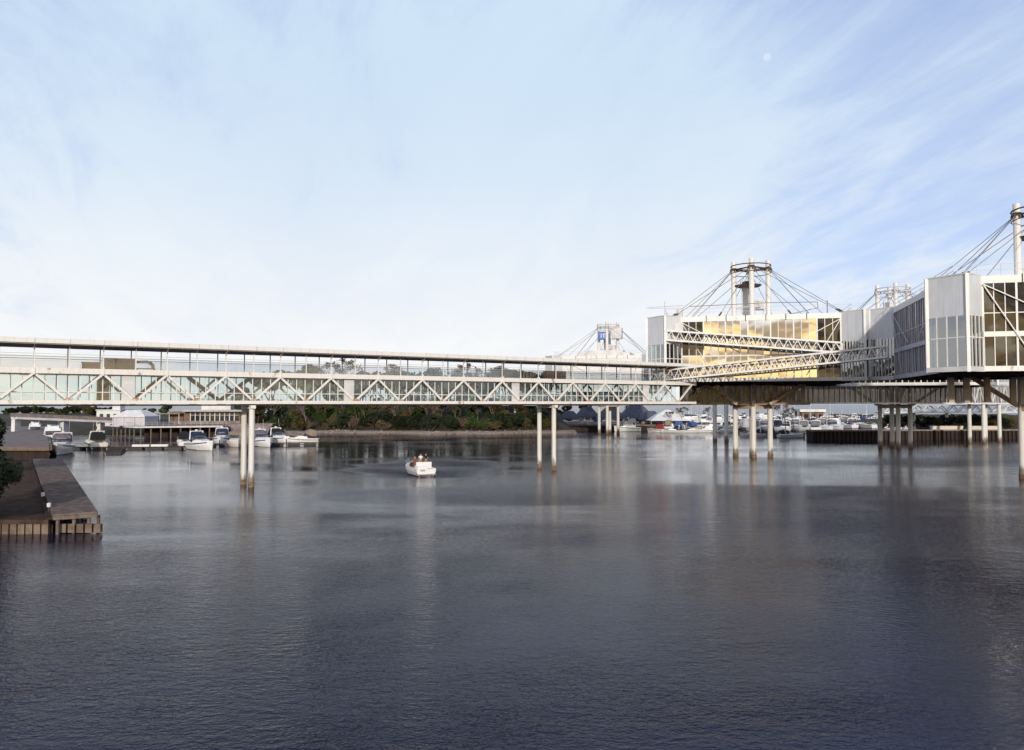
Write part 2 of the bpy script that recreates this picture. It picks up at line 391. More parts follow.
# stones scattered along the gravel beach
b = MB()
for i in range(150):
    x = random.uniform(-92, 8); y = shore(x) + random.uniform(-.2, 5.0); r = random.uniform(.15, .5)
    z = .2 + .10 * (y - shore(x))
    rings = [[(x + r * q * math.cos(a + i) * random.uniform(.8, 1.2), y + r * q * math.sin(a + i) * random.uniform(.8, 1.2), z + r * zz) for a in [k * 1.047 for k in range(6)]] for q, zz in ((.8, -.3), (1, .2), (.5, .7))]
    b.loft(rings)
tag(b.build('shore_stones', M['rock']), 'scattered pale stones along the gravel shoreline under the wooded bank', 'stones', kind='stuff')

# ------------------------------------------------------------------ the covered truss footbridge
BP0 = Vector((-42.63, 73.13, 0)); BD = Vector((4.8616, 3.0909, 0)); BAY = BD.length; BROT = math.atan2(BD.y, BD.x)
K0, K1 = -4, 15
bridge = thing('footbridge', 'long white two-storey covered truss footbridge on paired round piers crossing the basin', 'footbridge', BP0, BROT)
Z_LC, Z_UC, Z_RAIL, Z_ROOF = 9.0, 11.9, 13.5, 14.62
W = 4.2
xa, xb = K0 * BAY, (K1 - .35) * BAY
def part(name, m, parent=bridge, fn=None, smooth=False):
    mb = MB(); fn(mb); return mb.build(name, m, parent, smooth)
for yy, mm in ((0, 'white_rust'), (W, 'white')):
    part('lower_chord', M[mm], fn=lambda mb: mb.box(xa, xb, yy - .16, yy + .16, Z_LC, Z_LC + .36))
    part('upper_chord', M[mm], fn=lambda mb: (mb.box(xa, xb, yy - .2, yy + .2, Z_UC, Z_UC + .53),
         [mb.box((k + .5) * BAY - .09, (k + .5) * BAY + .09, yy - .25, yy + .25, Z_UC - .12, Z_UC + .70) for k in range(K0, K1 - 1)]))
    for k in range(K0, K1):
        for s in (0, 1):
            p, q = ((k, Z_LC + .3), (k + .5, Z_UC + .05)) if s == 0 else ((k + .5, Z_UC + .05), (k + 1, Z_LC + .3))
            if q[0] * BAY > xb: continue
            part('brace', M[mm], fn=lambda mb: mb.bar((p[0] * BAY, yy, p[1]), (q[0] * BAY, yy, q[1]), .22, .22))
    for k in range(K0, K1): part('gusset', M['rust_joint'], fn=lambda mb: mb.box(k * BAY - .28, k * BAY + .28, yy - .19, yy + .19, Z_LC + .36, Z_LC + .62))
part('floor_deck', M['slab'], fn=lambda mb: (mb.box(xa, xb, .17, W - .17, Z_LC + .10, Z_LC + .26), [mb.box(k * BAY / 2 - .08, k * BAY / 2 + .08, .17, W - .17, Z_LC - .03, Z_LC + .098) for k in range(2 * K0, 2 * K1 - 1)]))
part('upper_deck', M['ceiling'], fn=lambda mb: mb.box(xa, xb, .21, W - .21, Z_UC + .03, Z_UC + .34))
# roof slab with a tapering white edge and a dark soffit
def roof(mb):
    prof = [(-1.15, Z_ROOF + .10), (-1.15, Z_ROOF + .54), (-.2, Z_ROOF + .62), (W / 2, Z_ROOF + .72), (W + .2, Z_ROOF + .62), (W + 1.15, Z_ROOF + .54), (W + 1.15, Z_ROOF + .10)]
    mb.loft([[(x, p[0], p[1]) for p in prof] for x in (xa, xb)])
part('roof', M['white'], fn=roof)
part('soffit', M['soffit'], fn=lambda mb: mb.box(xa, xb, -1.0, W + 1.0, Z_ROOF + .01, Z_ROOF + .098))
for k in range(2 * K0, 2 * K1 - 1): part('edge_joint', M['mullion_dark'], fn=lambda mb: mb.box(k * BAY / 2 - .02, k * BAY / 2 + .02, -1.16, -1.10, Z_ROOF + .1, Z_ROOF + .54))
# posts, handrail and glass balustrade of the open upper deck
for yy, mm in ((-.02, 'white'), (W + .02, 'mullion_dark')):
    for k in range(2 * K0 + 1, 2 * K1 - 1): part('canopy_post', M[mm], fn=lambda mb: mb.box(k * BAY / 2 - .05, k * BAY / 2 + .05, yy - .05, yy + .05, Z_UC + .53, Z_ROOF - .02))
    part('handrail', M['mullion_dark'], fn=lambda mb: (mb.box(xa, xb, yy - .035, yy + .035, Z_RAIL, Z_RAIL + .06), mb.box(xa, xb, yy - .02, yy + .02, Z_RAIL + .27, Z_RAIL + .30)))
    for k in range(K0, K1 - 1):
        part('balustrade_pane', M['glass_rail'], fn=lambda mb: mb.quad((k * BAY, yy, Z_UC + .54), ((k + 1) * BAY, yy, Z_UC + .54), ((k + 1) * BAY, yy, Z_RAIL), (k * BAY, yy, Z_RAIL)))
# glazing of the enclosed lower walk
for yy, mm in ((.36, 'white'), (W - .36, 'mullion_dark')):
    for k in range(K0, K1 - 1):
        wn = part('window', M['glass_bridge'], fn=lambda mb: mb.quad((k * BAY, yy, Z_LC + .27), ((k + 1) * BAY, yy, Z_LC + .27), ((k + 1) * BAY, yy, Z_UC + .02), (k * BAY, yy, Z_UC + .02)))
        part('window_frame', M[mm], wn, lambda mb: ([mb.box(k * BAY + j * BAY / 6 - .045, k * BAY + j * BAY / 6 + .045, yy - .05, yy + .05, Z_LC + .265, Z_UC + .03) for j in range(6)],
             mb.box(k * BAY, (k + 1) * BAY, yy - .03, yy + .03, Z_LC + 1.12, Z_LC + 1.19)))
for k in (-3, 1, 5, 9, 13):
    pn = part('expansion_panel', M['wall_white'], fn=lambda mb: mb.box(k * BAY - 1.22, k * BAY - .02, .20, .30, Z_LC + .37, Z_UC - .01))
    part('notice_plate', M['tent'], pn, lambda mb: [mb.box(k * BAY - .95 + d, k * BAY - .62 + d, .18, .199, 11.0, 11.2) for d in (0, .42)])
# conduits slung under the floor, ceiling fittings and a banner inside the lower walk
for yy, rr in ((.9, .07), (1.25, .05), (3.3, .08)):
    part('conduit', M['grey_and_shade'], fn=lambda mb: mb.tube((xa, yy, Z_LC - .12), (xb, yy, Z_LC - .12), rr, 6))
for k in range(K0, K1 - 1):
    part('ceiling_fitting', M['tent'], fn=lambda mb: mb.box((k + .3) * BAY, (k + .5) * BAY, 1.9, 2.2, Z_UC - .12, Z_UC + .02))
for k in range(2 * K0, 2 * K1 - 2, 2):
    part('roof_bracket', M['rust_joint'], fn=lambda mb: mb.bar((k * BAY / 2 + BAY / 2, -.05, Z_ROOF - .45), (k * BAY / 2 + BAY / 2, -.95, Z_ROOF + .0), .07))
# service cupboard inside the lower walk
part('service_cupboard', M['bench'], fn=lambda mb: mb.box(.44 * BAY, .62 * BAY, 1.6, 2.9, Z_LC + .27, Z_UC + .02))
# added dark bars standing for the shadowed back braces seen through the glass
for k, s in ((1.25, 1), (2.2, -1), (2.75, 1)):
    part('shadowed_brace', M['dark_metal'], fn=lambda mb: [mb.bar(((k - .28 * s) * BAY, yy, Z_LC + .3), ((k + .28 * s) * BAY, yy, Z_UC - .05), .12, .3) for yy in (1.9, 2.8)])
# paired round piers
for k in (-3.9, 3, 10):
    for yy in (.45, W - .25):
        pr = part('pier', M['pier'], fn=lambda mb: mb.tube((k * BAY, yy, .55), (k * BAY, yy, Z_LC - .142), .31, 20), smooth=False)
        part('pier_foot', M['pier_foot'], pr, lambda mb: mb.tube((k * BAY, yy, -3), (k * BAY, yy, .549), .34, 20))
    part('cap_beam', M['white_rust'], fn=lambda mb: mb.box(k * BAY - .26, k * BAY + .26, -.15, W + .15, Z_LC - .5, Z_LC - .145))
# planter boxes standing on the upper deck
def planter(px, k, ln, h, label, arch=False):
    t = thing('bench' if arch else 'planter_box', label, 'bench' if arch else 'planter', BP0 + BD * k + Vector((-BD.y, BD.x, 0)).normalized() * 2.4 + Vector((0, 0, Z_UC + .34)), BROT)
    mb = MB()
    if arch:
        mb.box(0, ln, -.3, .3, .38, .46); mb.build('seat', M['bench'], t)
        mb = MB(); mb.box(0, .1, -.3, .3, 0, .38); mb.build('leg', M['bench'], t)
        mb = MB(); mb.box(ln - .1, ln, -.3, .3, 0, .38); mb.build('leg', M['bench'], t)
        mb = MB(); pts = [(0, 1.25), (ln * .6, 1.3), (ln * .85, 1.15), (ln, .85), (ln, .48), (ln - .3, .48), (ln - .3, .75), (ln * .6, 1.0), (0, .98)]
        mb.loft([[(p[0], yy, p[1]) for p in pts] for yy in (.24, .32)]); mb.build('backrest', M['bench'], t)
    else:
        nb = max(3, int(ln / .25))
        mb.box(.03, ln - .03, -.42, .42, .06, h - .08); [mb.box(i * ln / nb + .015, (i + 1) * ln / nb - .015, -.47, -.421, .05, h - .1) for i in range(nb)]
        mb.build('board_box', M['bench'], t)
        mb = MB(); mb.box(-.04, ln + .04, -.52, .52, h - .079, h); mb.build('rim', M['wood'], t)
    return t
planter(82, .20, 1.6, .95, 'low brown wooden planter box at the left end of the bridge upper deck')
planter(101, .52, 2.9, 1.42, 'large brown wooden planter box behind the bridge upper balustrade')
planter(128, 1.06, 1.7, 1.2, 'brown bench with curved back beside the large planter on the upper deck', True)
planter(553, 9.98, 3.3, 1.35, 'brown wooden planter box alone on the upper deck above the second pier pair')

# ------------------------------------------------------------------ pavilions hung from four masts
U = Vector((math.cos(R(-15)), math.sin(R(-15)), 0)); V = Vector((-U.y, U.x, 0))
HP = 14.3
ZB, ZF, ZM0, ZM1, ZT, ZR = 12.5, 13.05, 16.2, 16.75, 21.95, 22.75
def wall_face(par, A, B, nrm, levels, nb, gm, frame_m, detail, divs=3, post=.2, names=('window', 'window_frame')):
    """a glazed wall from A to B (left to right seen from outside); one window per bay and level"""
    A, B, nrm = Vector((*A, 0)), Vector((*B, 0)), Vector((*nrm, 0)); L = (B - A).length; d = (B - A) / L; bw = L / nb
    groups = [(i, l) for i in range(nb) for l in levels]
    def P(s, z, o=0.0): return A + d * s + nrm * o + Vector((0, 0, z))
    gl = MB() if not detail else None; fr = MB() if not detail else None
    for i, (z0, z1, tr) in groups:
        if detail: gl, fr = MB(), MB()
        s0, s1 = i * bw, (i + 1) * bw
        for j in range(divs):                       # panes never hang perfectly true
            a0, a1 = s0 + bw * j / divs + .01, s0 + bw * (j + 1) / divs - .01; tx, tz = random.gauss(0, .003), random.gauss(0, .005 if gm == 'glass_gold' else .014)
            gl.quad(P(a0, z0, -tx), P(a1, z0, tx), P(a1, z1, tx + tz), P(a0, z1, tz - tx))
        for j in range(1, divs): fr.bar(P(s0 + bw * j / divs, z0, .02), P(s0 + bw * j / divs, z1, .02), .09, .14, nrm)
        fr.bar(P(s0, z0, .02), P(s0, z1, .02), post, .24, nrm)
        if i == nb - 1: fr.bar(P(s1, z0, .02), P(s1, z1, .02), post, .24, nrm)
        for tz in (tr or []): fr.bar(P(s0, tz, .03), P(s1, tz, .03), .10, .10, (0, 0, 1))
        if detail: w_ = gl.build(names[0], M['glass_dark' if gm == 'glass_gold' and (i == nb - 1 or (i == 0 and z0 > 15)) else gm], par); fr.build(names[1], M[frame_m], w_)  # shade at the ends of the gold face put in as darker panes
    if not detail: w_ = gl.build('window_wall', M[gm], par); fr.build(names[1], M[frame_m], w_)
def truss_ramp(par, p, q, depth_dir, h, nb, w_=1.7):
    """enclosed zigzag stair: a lattice tube hung outside the wall"""
    p, q, dd = Vector(p), Vector(q), Vector(depth_dir).normalized() * w_; up = Vector((0, 0, h)); mb = MB()
    top = MB()
    for o in (Vector(), dd): top.bar(p + o + up, q + o + up, .20, .26)
    rt = top.build('ramp', M['white'], par)
    for o in (Vector(), dd):
        mb = MB(); mb.bar(p + o, q + o, .20, .26); mb.build('chord', M['white'], rt)
        mb = MB()
        for i in range(nb):
            a, c, e = p.lerp(q, i / nb), p.lerp(q, (i + .5) / nb), p.lerp(q, (i + 1) / nb)
            mb.bar(a + o + Vector((0, 0, .1)), c + o + up, .11); mb.bar(c + o + up, e + o + Vector((0, 0, .1)), .11)
        mb.bar(p + o, p + o + up, .16); mb.bar(q + o, q + o + up, .16)
        mb.build('lattice', M['white'], rt)
    mb = MB(); mb.bar(p + dd / 2 + Vector((0, 0, -.02)), q + dd / 2 + Vector((0, 0, -.02)), w_ - .22, .12); mb.build('deck', M['slab'], rt)
    mb = MB(); mb.bar(p + dd / 2 + up, q + dd / 2 + up, w_ - .22, .06); mb.build('cover', M['wall_white'], rt)
    return rt

def pavilion(name, label, cx, cy, rot, ends, glass_f, glass_l, band, detail=True, transom=False, hws=(2.2, 2.2, 2.2, 2.2), passage=(-11, 11)):
    t = thing(name, label, 'pavilion', (cx, cy, 0), rot, 'pavilions hung from masts over the water')
    def pt(nm, m, fn, par=t, smooth=False):
        mb = MB(); fn(mb); return mb.build(nm, m, par, smooth)
    zm0, zm1 = (ZM0, ZM1) if band else (ZM0 + .2, ZM0 + .42)
    # slabs, core and roof
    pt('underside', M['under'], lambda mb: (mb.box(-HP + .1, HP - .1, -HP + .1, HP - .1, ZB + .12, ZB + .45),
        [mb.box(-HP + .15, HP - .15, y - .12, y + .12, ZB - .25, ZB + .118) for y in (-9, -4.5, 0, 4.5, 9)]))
    pt('middle_floor', M['slab'], lambda mb: mb.box(-HP + .3, HP - .3, -HP + .3, HP - .3, zm0 + .05, zm1 - .05))
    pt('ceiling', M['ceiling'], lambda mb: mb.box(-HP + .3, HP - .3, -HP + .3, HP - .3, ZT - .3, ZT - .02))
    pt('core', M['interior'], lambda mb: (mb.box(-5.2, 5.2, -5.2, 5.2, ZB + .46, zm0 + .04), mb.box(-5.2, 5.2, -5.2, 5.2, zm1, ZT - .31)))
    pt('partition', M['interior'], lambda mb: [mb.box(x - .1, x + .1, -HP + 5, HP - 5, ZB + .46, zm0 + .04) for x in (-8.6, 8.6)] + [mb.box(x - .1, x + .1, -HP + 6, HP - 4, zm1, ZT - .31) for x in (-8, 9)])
    rf = pt('roof', M['white_rust'], lambda mb: mb.box(-HP - .12, HP + .12, -HP - .12, HP + .12, ZT, ZR))
    pt('roof_joint', M['dark_metal'], lambda mb: [mb.box(x - .06, x + .06, -HP - .16, -HP - .10, ZT - .08, ZR + .12) for x in (-7.4, -4.4, -1.5, 1.5, 4.4, 7.4)], rf)
    # four faces between the corner blocks
    o0, o1, o2, o3 = [HP - h * math.sqrt(2) for h in hws]
    faces = [((-o0, -HP), (o1, -HP), (0, -1), glass_f, True), ((-HP, o3), (-HP, -o0), (-1, 0), glass_l, True),
             ((HP, -o1), (HP, o2), (1, 0), glass_f, False), ((o2, HP), (-o3, HP), (0, 1), glass_f, False)]
    for A, B, nr, gm, front in faces:
        wall_face(t, A, B, nr, [(ZF, zm0, None), (zm1, ZT, [18.75] if transom else None)], 7, gm, 'white' if nr[1] < 0 else 'grey_and_shade', detail and front)  # frames turned from the sun take the shade-toned grey
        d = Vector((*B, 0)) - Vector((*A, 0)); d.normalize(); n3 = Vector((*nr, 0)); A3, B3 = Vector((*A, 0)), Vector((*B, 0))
        fm = M['white_rust'] if nr[1] < 0 else M['grey_and_shade']  # trim off the front is toned mauve-grey, its shade put into the colour
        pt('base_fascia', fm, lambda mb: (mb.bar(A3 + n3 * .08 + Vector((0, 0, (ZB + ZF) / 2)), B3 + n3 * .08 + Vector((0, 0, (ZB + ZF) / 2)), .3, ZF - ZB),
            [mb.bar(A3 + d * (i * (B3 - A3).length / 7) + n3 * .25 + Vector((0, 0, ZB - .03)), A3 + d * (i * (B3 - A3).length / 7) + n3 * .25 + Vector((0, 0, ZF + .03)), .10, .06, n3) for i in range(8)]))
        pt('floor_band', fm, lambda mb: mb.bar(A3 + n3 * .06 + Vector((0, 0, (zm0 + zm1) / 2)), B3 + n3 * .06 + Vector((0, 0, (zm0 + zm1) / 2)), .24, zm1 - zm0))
        if front:
            L = (B3 - A3).length
            for a, sg in ((A3, 1), (B3, -1)):
                for run, zlow in ((4.9, ZF + .3), (8.9, zm1 + .3)):
                    pt('wind_brace', M['white'] if nr[1] < 0 else M['grey_and_shade'], lambda mb: mb.bar(a + n3 * .30 + Vector((0, 0, ZT - .1)), a + d * sg * run + n3 * .30 + Vector((0, 0, zlow)), .10))
    # corner blocks on the diagonals (front-left, front-right, back-right, back-left)
    for (sx, sy), e, hw in zip(((-1, -1), (1, -1), (1, 1), (-1, 1)), ends, hws):
        c = Vector((sx * HP, sy * HP, 0)); n3 = Vector((sx, sy, 0)).normalized(); t3 = Vector((-n3.y, n3.x, 0))
        c4 = [c - n3 * (hw - .05) - t3 * hw, c + n3 * e - t3 * hw, c + n3 * e + t3 * hw, c - n3 * (hw - .05) + t3 * hw]
        zp = 18.4
        blk = pt('corner_block', M['panel'], lambda mb: mb.prism([p + n3 * 0 for p in c4], zp, ZR + .02))
        pt('block_roof', M['wall_white'], lambda mb: mb.prism([c4[0], c4[1] + (n3 - t3) * .06, c4[2] + (n3 + t3) * .06, c4[3]], ZR + .021, ZR + .16), blk)
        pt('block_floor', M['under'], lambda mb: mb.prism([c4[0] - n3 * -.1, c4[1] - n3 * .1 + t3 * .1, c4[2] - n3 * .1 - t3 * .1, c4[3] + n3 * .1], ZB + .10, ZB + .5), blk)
        pt('block_fascia', M['wall_white'], lambda mb: [mb.bar(p + Vector((0, 0, (ZB + ZF) / 2 - .05)), q + Vector((0, 0, (ZB + ZF) / 2 - .05)), .26, ZF - ZB) for p, q in ((c4[0], c4[1]), (c4[1] + n3 * .13, c4[2] + n3 * .13), (c4[2], c4[3]))], blk)
        pt('corner_post', M['white'], lambda mb: [mb.box(p.x - .17, p.x + .17, p.y - .17, p.y + .17, ZB - .1, ZR + .1) for p in (c4[1], c4[2])], blk)
        pt('panel_seam', M['grey_and_shade'], lambda mb: [mb.bar(p.lerp(q, k / nk) + Vector((0, 0, zp + .05)), p.lerp(q, k / nk) + Vector((0, 0, ZR - .05)), .025, .03) for p, q, nk in ((c4[1], c4[2], 6), (c4[0], c4[1], 4), (c4[2], c4[3], 4)) for k in range(1, nk)], blk)
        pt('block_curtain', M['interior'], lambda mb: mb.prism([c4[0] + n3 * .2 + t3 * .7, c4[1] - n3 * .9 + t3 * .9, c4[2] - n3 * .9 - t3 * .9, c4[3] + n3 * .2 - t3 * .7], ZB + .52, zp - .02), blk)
        if e < 2: wall_face(blk, (c4[1].x, c4[1].y), (c4[2].x, c4[2].y), (n3.x, n3.y), [(ZF - .02, zp, [16.1])], 1, 'glass_blue', 'white', True, 4, .12, ('block_window', 'block_window_frame'))
        nbk = 1 if e < 2 else 2
        wall_face(blk, (c4[0].x, c4[0].y), (c4[1].x, c4[1].y), (-t3.x, -t3.y), [(ZF - .02, zp, [16.1])], nbk, 'glass_blue', 'white', True, 4, .12, ('block_window', 'block_window_frame'))
        wall_face(blk, (c4[2].x, c4[2].y), (c4[3].x, c4[3].y), (t3.x, t3.y), [(ZF - .02, zp, [16.1])], nbk, 'glass_blue', 'white', True, 4, .12, ('block_window', 'block_window_frame'))
    # masts, collars and cables
    rm = 2.85; tops = {}
    for ang in (0, 90, 180, 270):
        x, y = rm * math.cos(R(ang)), rm * math.sin(R(ang)); x, y = round(x, 3), round(y, 3)
        ms = pt('mast', M['pier'], lambda mb: mb.tube((x, y, .5), (x, y, 33.7), .43, 18))
        pt('mast_foot', M['pier_foot'], lambda mb: mb.tube((x, y, -3), (x, y, .499), .50, 18), ms)
        pt('mast_collar', M['dark_metal' if detail else 'grey_and_shade'], lambda mb: (mb.tube((x, y, 32.2), (x, y, 32.45), .66, 12, .60), mb.tube((x, y, 32.451), (x, y, 32.58), .52, 12), [mb.box(x + .55 * math.cos(j) - .1, x + .6 * math.cos(j) + .1, y + .6 * math.sin(j) - .1, y + .6 * math.sin(j) + .1, 31.9, 32.2) for j in range(6)]), ms)
        tops[ang] = Vector((x, y, 32.4))
        dx, dy = math.cos(R(ang)), math.sin(R(ang))
        pe = Vector((-dy, dx, 0)); out = Vector((dx, dy, 0))
        anch = [out * 12.9 + pe * 12.6 + Vector((0, 0, ZR + .25)), out * 12.9 - pe * 12.6 + Vector((0, 0, ZR + .25)),
                out * 11.6 + pe * 5.5 + Vector((0, 0, ZR + .25)), out * 11.6 - pe * 5.5 + Vector((0, 0, ZR + .25))]
        for a in anch:
            cb = pt('cable', M['cable'], lambda mb: mb.tube(tops[ang] + (a - tops[ang]).normalized() * .5, a, .043, 6))
            if detail: pt('cable_anchor', M['dark_metal'], lambda mb: (mb.tube(a, a + (tops[ang] - a).normalized() * 1.1, .13, 8), mb.box(a.x - .3, a.x + .3, a.y - .3, a.y + .3, ZR, ZR + .3)), cb)
    for z, rr in ((32.35, .14), (25.6, .08)):
        for a in (0, 90, 180, 270):
            p, q = tops[a].copy(), tops[(a + 90) % 360].copy(); p.z = q.z = z
            pt('mast_tie', M['dark_metal'] if z > 30 and detail else M['white'], lambda mb: mb.tube(p, q, rr, 8))
    for z, rr in ((32.85, .09), (31.6, .06)): pt('ring_beam', M['dark_metal' if detail else 'grey_and_shade'], lambda mb: [mb.tube((3.35 * math.cos(R(j * 22.5)), 3.35 * math.sin(R(j * 22.5)), z), (3.35 * math.cos(R(j * 22.5 + 22.5)), 3.35 * math.sin(R(j * 22.5 + 22.5)), z), rr, 6) for j in range(16)])
    if detail: pt('lookout_platform', M['dark_metal'], lambda mb: (mb.tube((-.5, 0, 29.3), (-.5, 0, 29.55), 2.0, 12, 2.35), mb.tube((-.5, 0, 29.551), (-.5, 0, 30.2), 1.1, 10, .9), [mb.tube((-.5 + 2 * math.cos(i), 2 * math.sin(i), 29.55), (-.5 + 2 * math.cos(i), 2 * math.sin(i), 30.3), .04, 4) for i in range(6)]))
    pt('flue', M['wall_white'], lambda mb: mb.box(-1.5, -.5, .6, 1.7, ZR, 30.2))
    pu = pt('plant_unit', M['wall_white'], lambda mb: (mb.box(.2, 2.2, -1.2, 1.2, 25.3, 26.8), [mb.box(x, x + .12, y, y + .12, ZR, 25.3) for x in (.3, 2.0) for y in (-1.1, 1.0)]))
    pt('louvre', M['soffit'], lambda mb: [mb.box(.4, 2.0, -1.23, -1.21, z, z + .12) for z in (25.5, 25.75, 26.0, 26.25, 26.5)], pu)
    # roof rails
    rl = HP - .5
    def rail(mb):
        for p, q in (((-rl, -rl), (rl, -rl)), ((rl, -rl), (rl, rl)), ((rl, rl), (-rl, rl)), ((-rl, rl), (-rl, -rl))):
            for z in (ZR + .75, ZR + 1.35): mb.bar((*p, z), (*q, z), .045)
            for k in range(12): 
                x, y = p[0] + (q[0] - p[0]) * k / 12, p[1] + (q[1] - p[1]) * k / 12; mb.bar((x, y, ZR), (x, y, ZR + 1.35), .045)
    pt('roof_railing', M['grey_and_shade'], rail)
    # cap beams between the masts under the hall, and raking struts
    pt('cap_beam', M['beam'], lambda mb: [mb.bar(tops[a].xy.to_3d() + Vector((0, 0, 8.55)), tops[(a + 90) % 360].xy.to_3d() + Vector((0, 0, 8.55)), .8, .8) for a in (0, 90, 180, 270)])
    for a in (0, 90, 180, 270):
        d3 = Vector((math.cos(R(a)), math.sin(R(a)), 0))
        pt('raking_strut', M['beam'], lambda mb: mb.bar(d3 * 3.3 + Vector((0, 0, 8.8)), d3 * 8.6 + Vector((0, 0, ZB + .1)), .45, .5))
    # the enclosed passage slung beneath the hall at bridge level
    if not passage: return t, pt
    pa, pb = passage
    g = pt('lower_passage', M['beam'], lambda mb: mb.box(pa, pb, -2.2, 4.6, 9.0, 9.3))
    pt('passage_core', M['interior'], lambda mb: mb.box(pa + 2, pb - 2, -1.6, 1.6, 9.3, ZB + .1), g)
    wall_face(t, (pa, -2.2), (pb, -2.2), (0, -1), [(9.3, ZB + .1, None)], 7, 'glass_shade', 'beam', detail, 4, .14, ('passage_window', 'passage_frame'))
    wall_face(t, (pa, 4.6), (pa, -2.2), (-1, 0), [(9.3, ZB + .1, None)], 3, 'glass_shade', 'beam', False, 4, .14, ('passage_window', 'passage_frame'))
    wall_face(t, (pb, 4.6), (pa, 4.6), (0, 1), [(9.3, ZB + .1, None)], 7, 'glass_shade', 'beam', False, 4, .14, ('passage_window', 'passage_frame'))
    return t, pt

C1, C2, C3, C4 = Vector((41.4, 131, 0)), Vector((65.1, 92.3, 0)), Vector((79, 157, 0)), Vector((29.2, 230, 0))
def corner(c, sx, sy): return c + (U * sx + V * sy) * HP
EC = ((corner(C2, -1, 1) - corner(C1, 1, -1)).length) / 2
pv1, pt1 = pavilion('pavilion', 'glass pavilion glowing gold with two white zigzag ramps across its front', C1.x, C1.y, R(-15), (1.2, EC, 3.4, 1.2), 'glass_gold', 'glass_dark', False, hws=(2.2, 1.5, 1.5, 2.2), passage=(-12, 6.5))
pv2, pt2 = pavilion('pavilion', 'nearest dark glazed pavilion cut by the right edge, with one tall mast in view', C2.x, C2.y, R(-15), (.7, 1.2, 1.2, EC), 'glass_dark', 'glass_dark', True, True, True, hws=(2.2, 2.2, 2.2, 1.5), passage=None)
pv3, pt3 = pavilion('pavilion', 'pavilion hidden behind the glazed link, only its four white mast tops showing over the roofs', C3.x, C3.y, R(-15), (3.4, 1.2, 1.2, 1.2), 'glass_dark', 'glass_dark', True, False, passage=None)
pv4, pt4 = pavilion('pavilion', 'most distant white pavilion beyond the footbridge, a blue panel between its masts', C4.x, C4.y, R(-15), (1.2, 1.2, 1.2, 1.2), 'white_blind', 'white_blind', True, False)
# the two zigzag ramps of the golden pavilion, in its own frame
def loc1(v):
    v = v - C1; return Vector((v.dot(U), v.dot(V), v.z))
pt1('ramp_door', M['wall_white'], lambda mb: mb.box(-HP + 2.0, -HP + 3.4, -HP - .9, -HP - .3, 19.6, ZT - .2))
truss_ramp(pv1, loc1(at(667, 340, 118.2)), loc1(at(841, 352.5, 110.8)), V, 1.45, 19)
truss_ramp(pv1, loc1(at(650, 381.5, 117.5)), loc1(at(887, 357, 103.5)), V, 1.5, 26)
# roof antenna and thin masts on the left corner
pt1('antenna', M['grey_and_shade'], lambda mb: (mb.tube((-14.0, -11, ZR), (-14.0, -11, ZR + 3.1), .05, 6), mb.tube((-17, -11, ZR + 2.1), (-11.0, -11.4, ZR + 2.25), .04, 6), mb.tube((-16.6, -11.6, ZR + 1.9), (-11.4, -10.4, ZR + 1.95), .03, 6)))
pt1('roof_tank', M['wall_white'], lambda mb: (mb.tube((-11.6, -11.4, ZR + .2), (-11.6, -11.4, ZR + 1.6), .5, 12), mb.tube((-11.6, -11.4, ZR), (-11.6, -11.4, ZR + .199), .6, 12)))
pt1('roof_pipe', M['cable'], lambda mb: [mb.tube(p, q, .05, 6) for p, q in (((-10, -12.4, ZR + 1.9), (2, -12.4, ZR + 2.1)), ((2, -12.4, ZR + 2.1), (9.2, -12.2, ZR + 2.0)), ((9.2, -12.2, ZR + 2.0), (9.3, -12.2, ZR + 1.1)), ((9.3, -12.2, ZR + 1.1), (5.2, -12.3, ZR + .2)))] + [mb.tube((10.6, -12.4, ZR), (10.6, -12.4, ZR + 2.2), .07, 6)])
# plant seen between the masts of the nearest pavilion
pt2('roof_unit', M['wall_white'], lambda mb: (mb.box(-1.0, 1.0, -1.0, 1.0, 25.5, 29.0), [mb.box(-1.03, 1.03, -1.03, 1.03, z, z + .12) for z in (26.2, 27.0, 27.8, 28.5)]))
# lift housings between the masts of the distant pavilion
cab = pt4('lift_housing', M['cab_blue'], lambda mb: mb.box(-2.7, .2, -2.9, -1.0, 28.4, 30.7))
pt4('sign_mark', M['wall_white'], lambda mb: (mb.box(-2.2, -.3, -2.93, -2.905, 29.9, 30.1), mb.box(-1.9, -1.6, -2.93, -2.905, 28.9, 29.89), mb.box(-1.1, -.8, -2.93, -2.905, 28.9, 29.89)), cab)
pt4('lift_housing', M['wall_white'], lambda mb: mb.box(1.0, 4.3, -2.4, .6, 28.6, 31.9))
pt4('roof_hall', M['wall_white'], lambda mb: (mb.box(-7.2, 7.2, -7, 7, ZR, ZR + 1.5), mb.box(-5.5, 5, -6, 6, ZR + 1.5, ZR + 2.2)))

for px in (951, 966.5, 987, 1013):
    d = 92; p = Vector((gx(px, d), d, 0)) - C2; x, y = p.dot(U), p.dot(V)
    pt2('hanger_post', M['beam'], lambda mb: mb.box(x - .3, x + .3, y - .3, y + .3, 9.2, ZB - .26))

for sx in (-1, 1):
    pt1('raking_strut', M['beam'], lambda mb: mb.bar((sx * 2.6, -4.2, 9.0), (sx * 7.6, -4.2, ZB - .3), .42, .5))
    pt1('hanger_post', M['beam'], lambda mb: mb.box(sx * 7.9 - .3, sx * 7.9 + .3, -3.4, -2.8, 9.0, ZB - .26))
pt1('edge_girder', M['beam'], lambda mb: mb.bar((-12, -2.6, 9.1), (9, -2.6, 9.1), .4, .5))
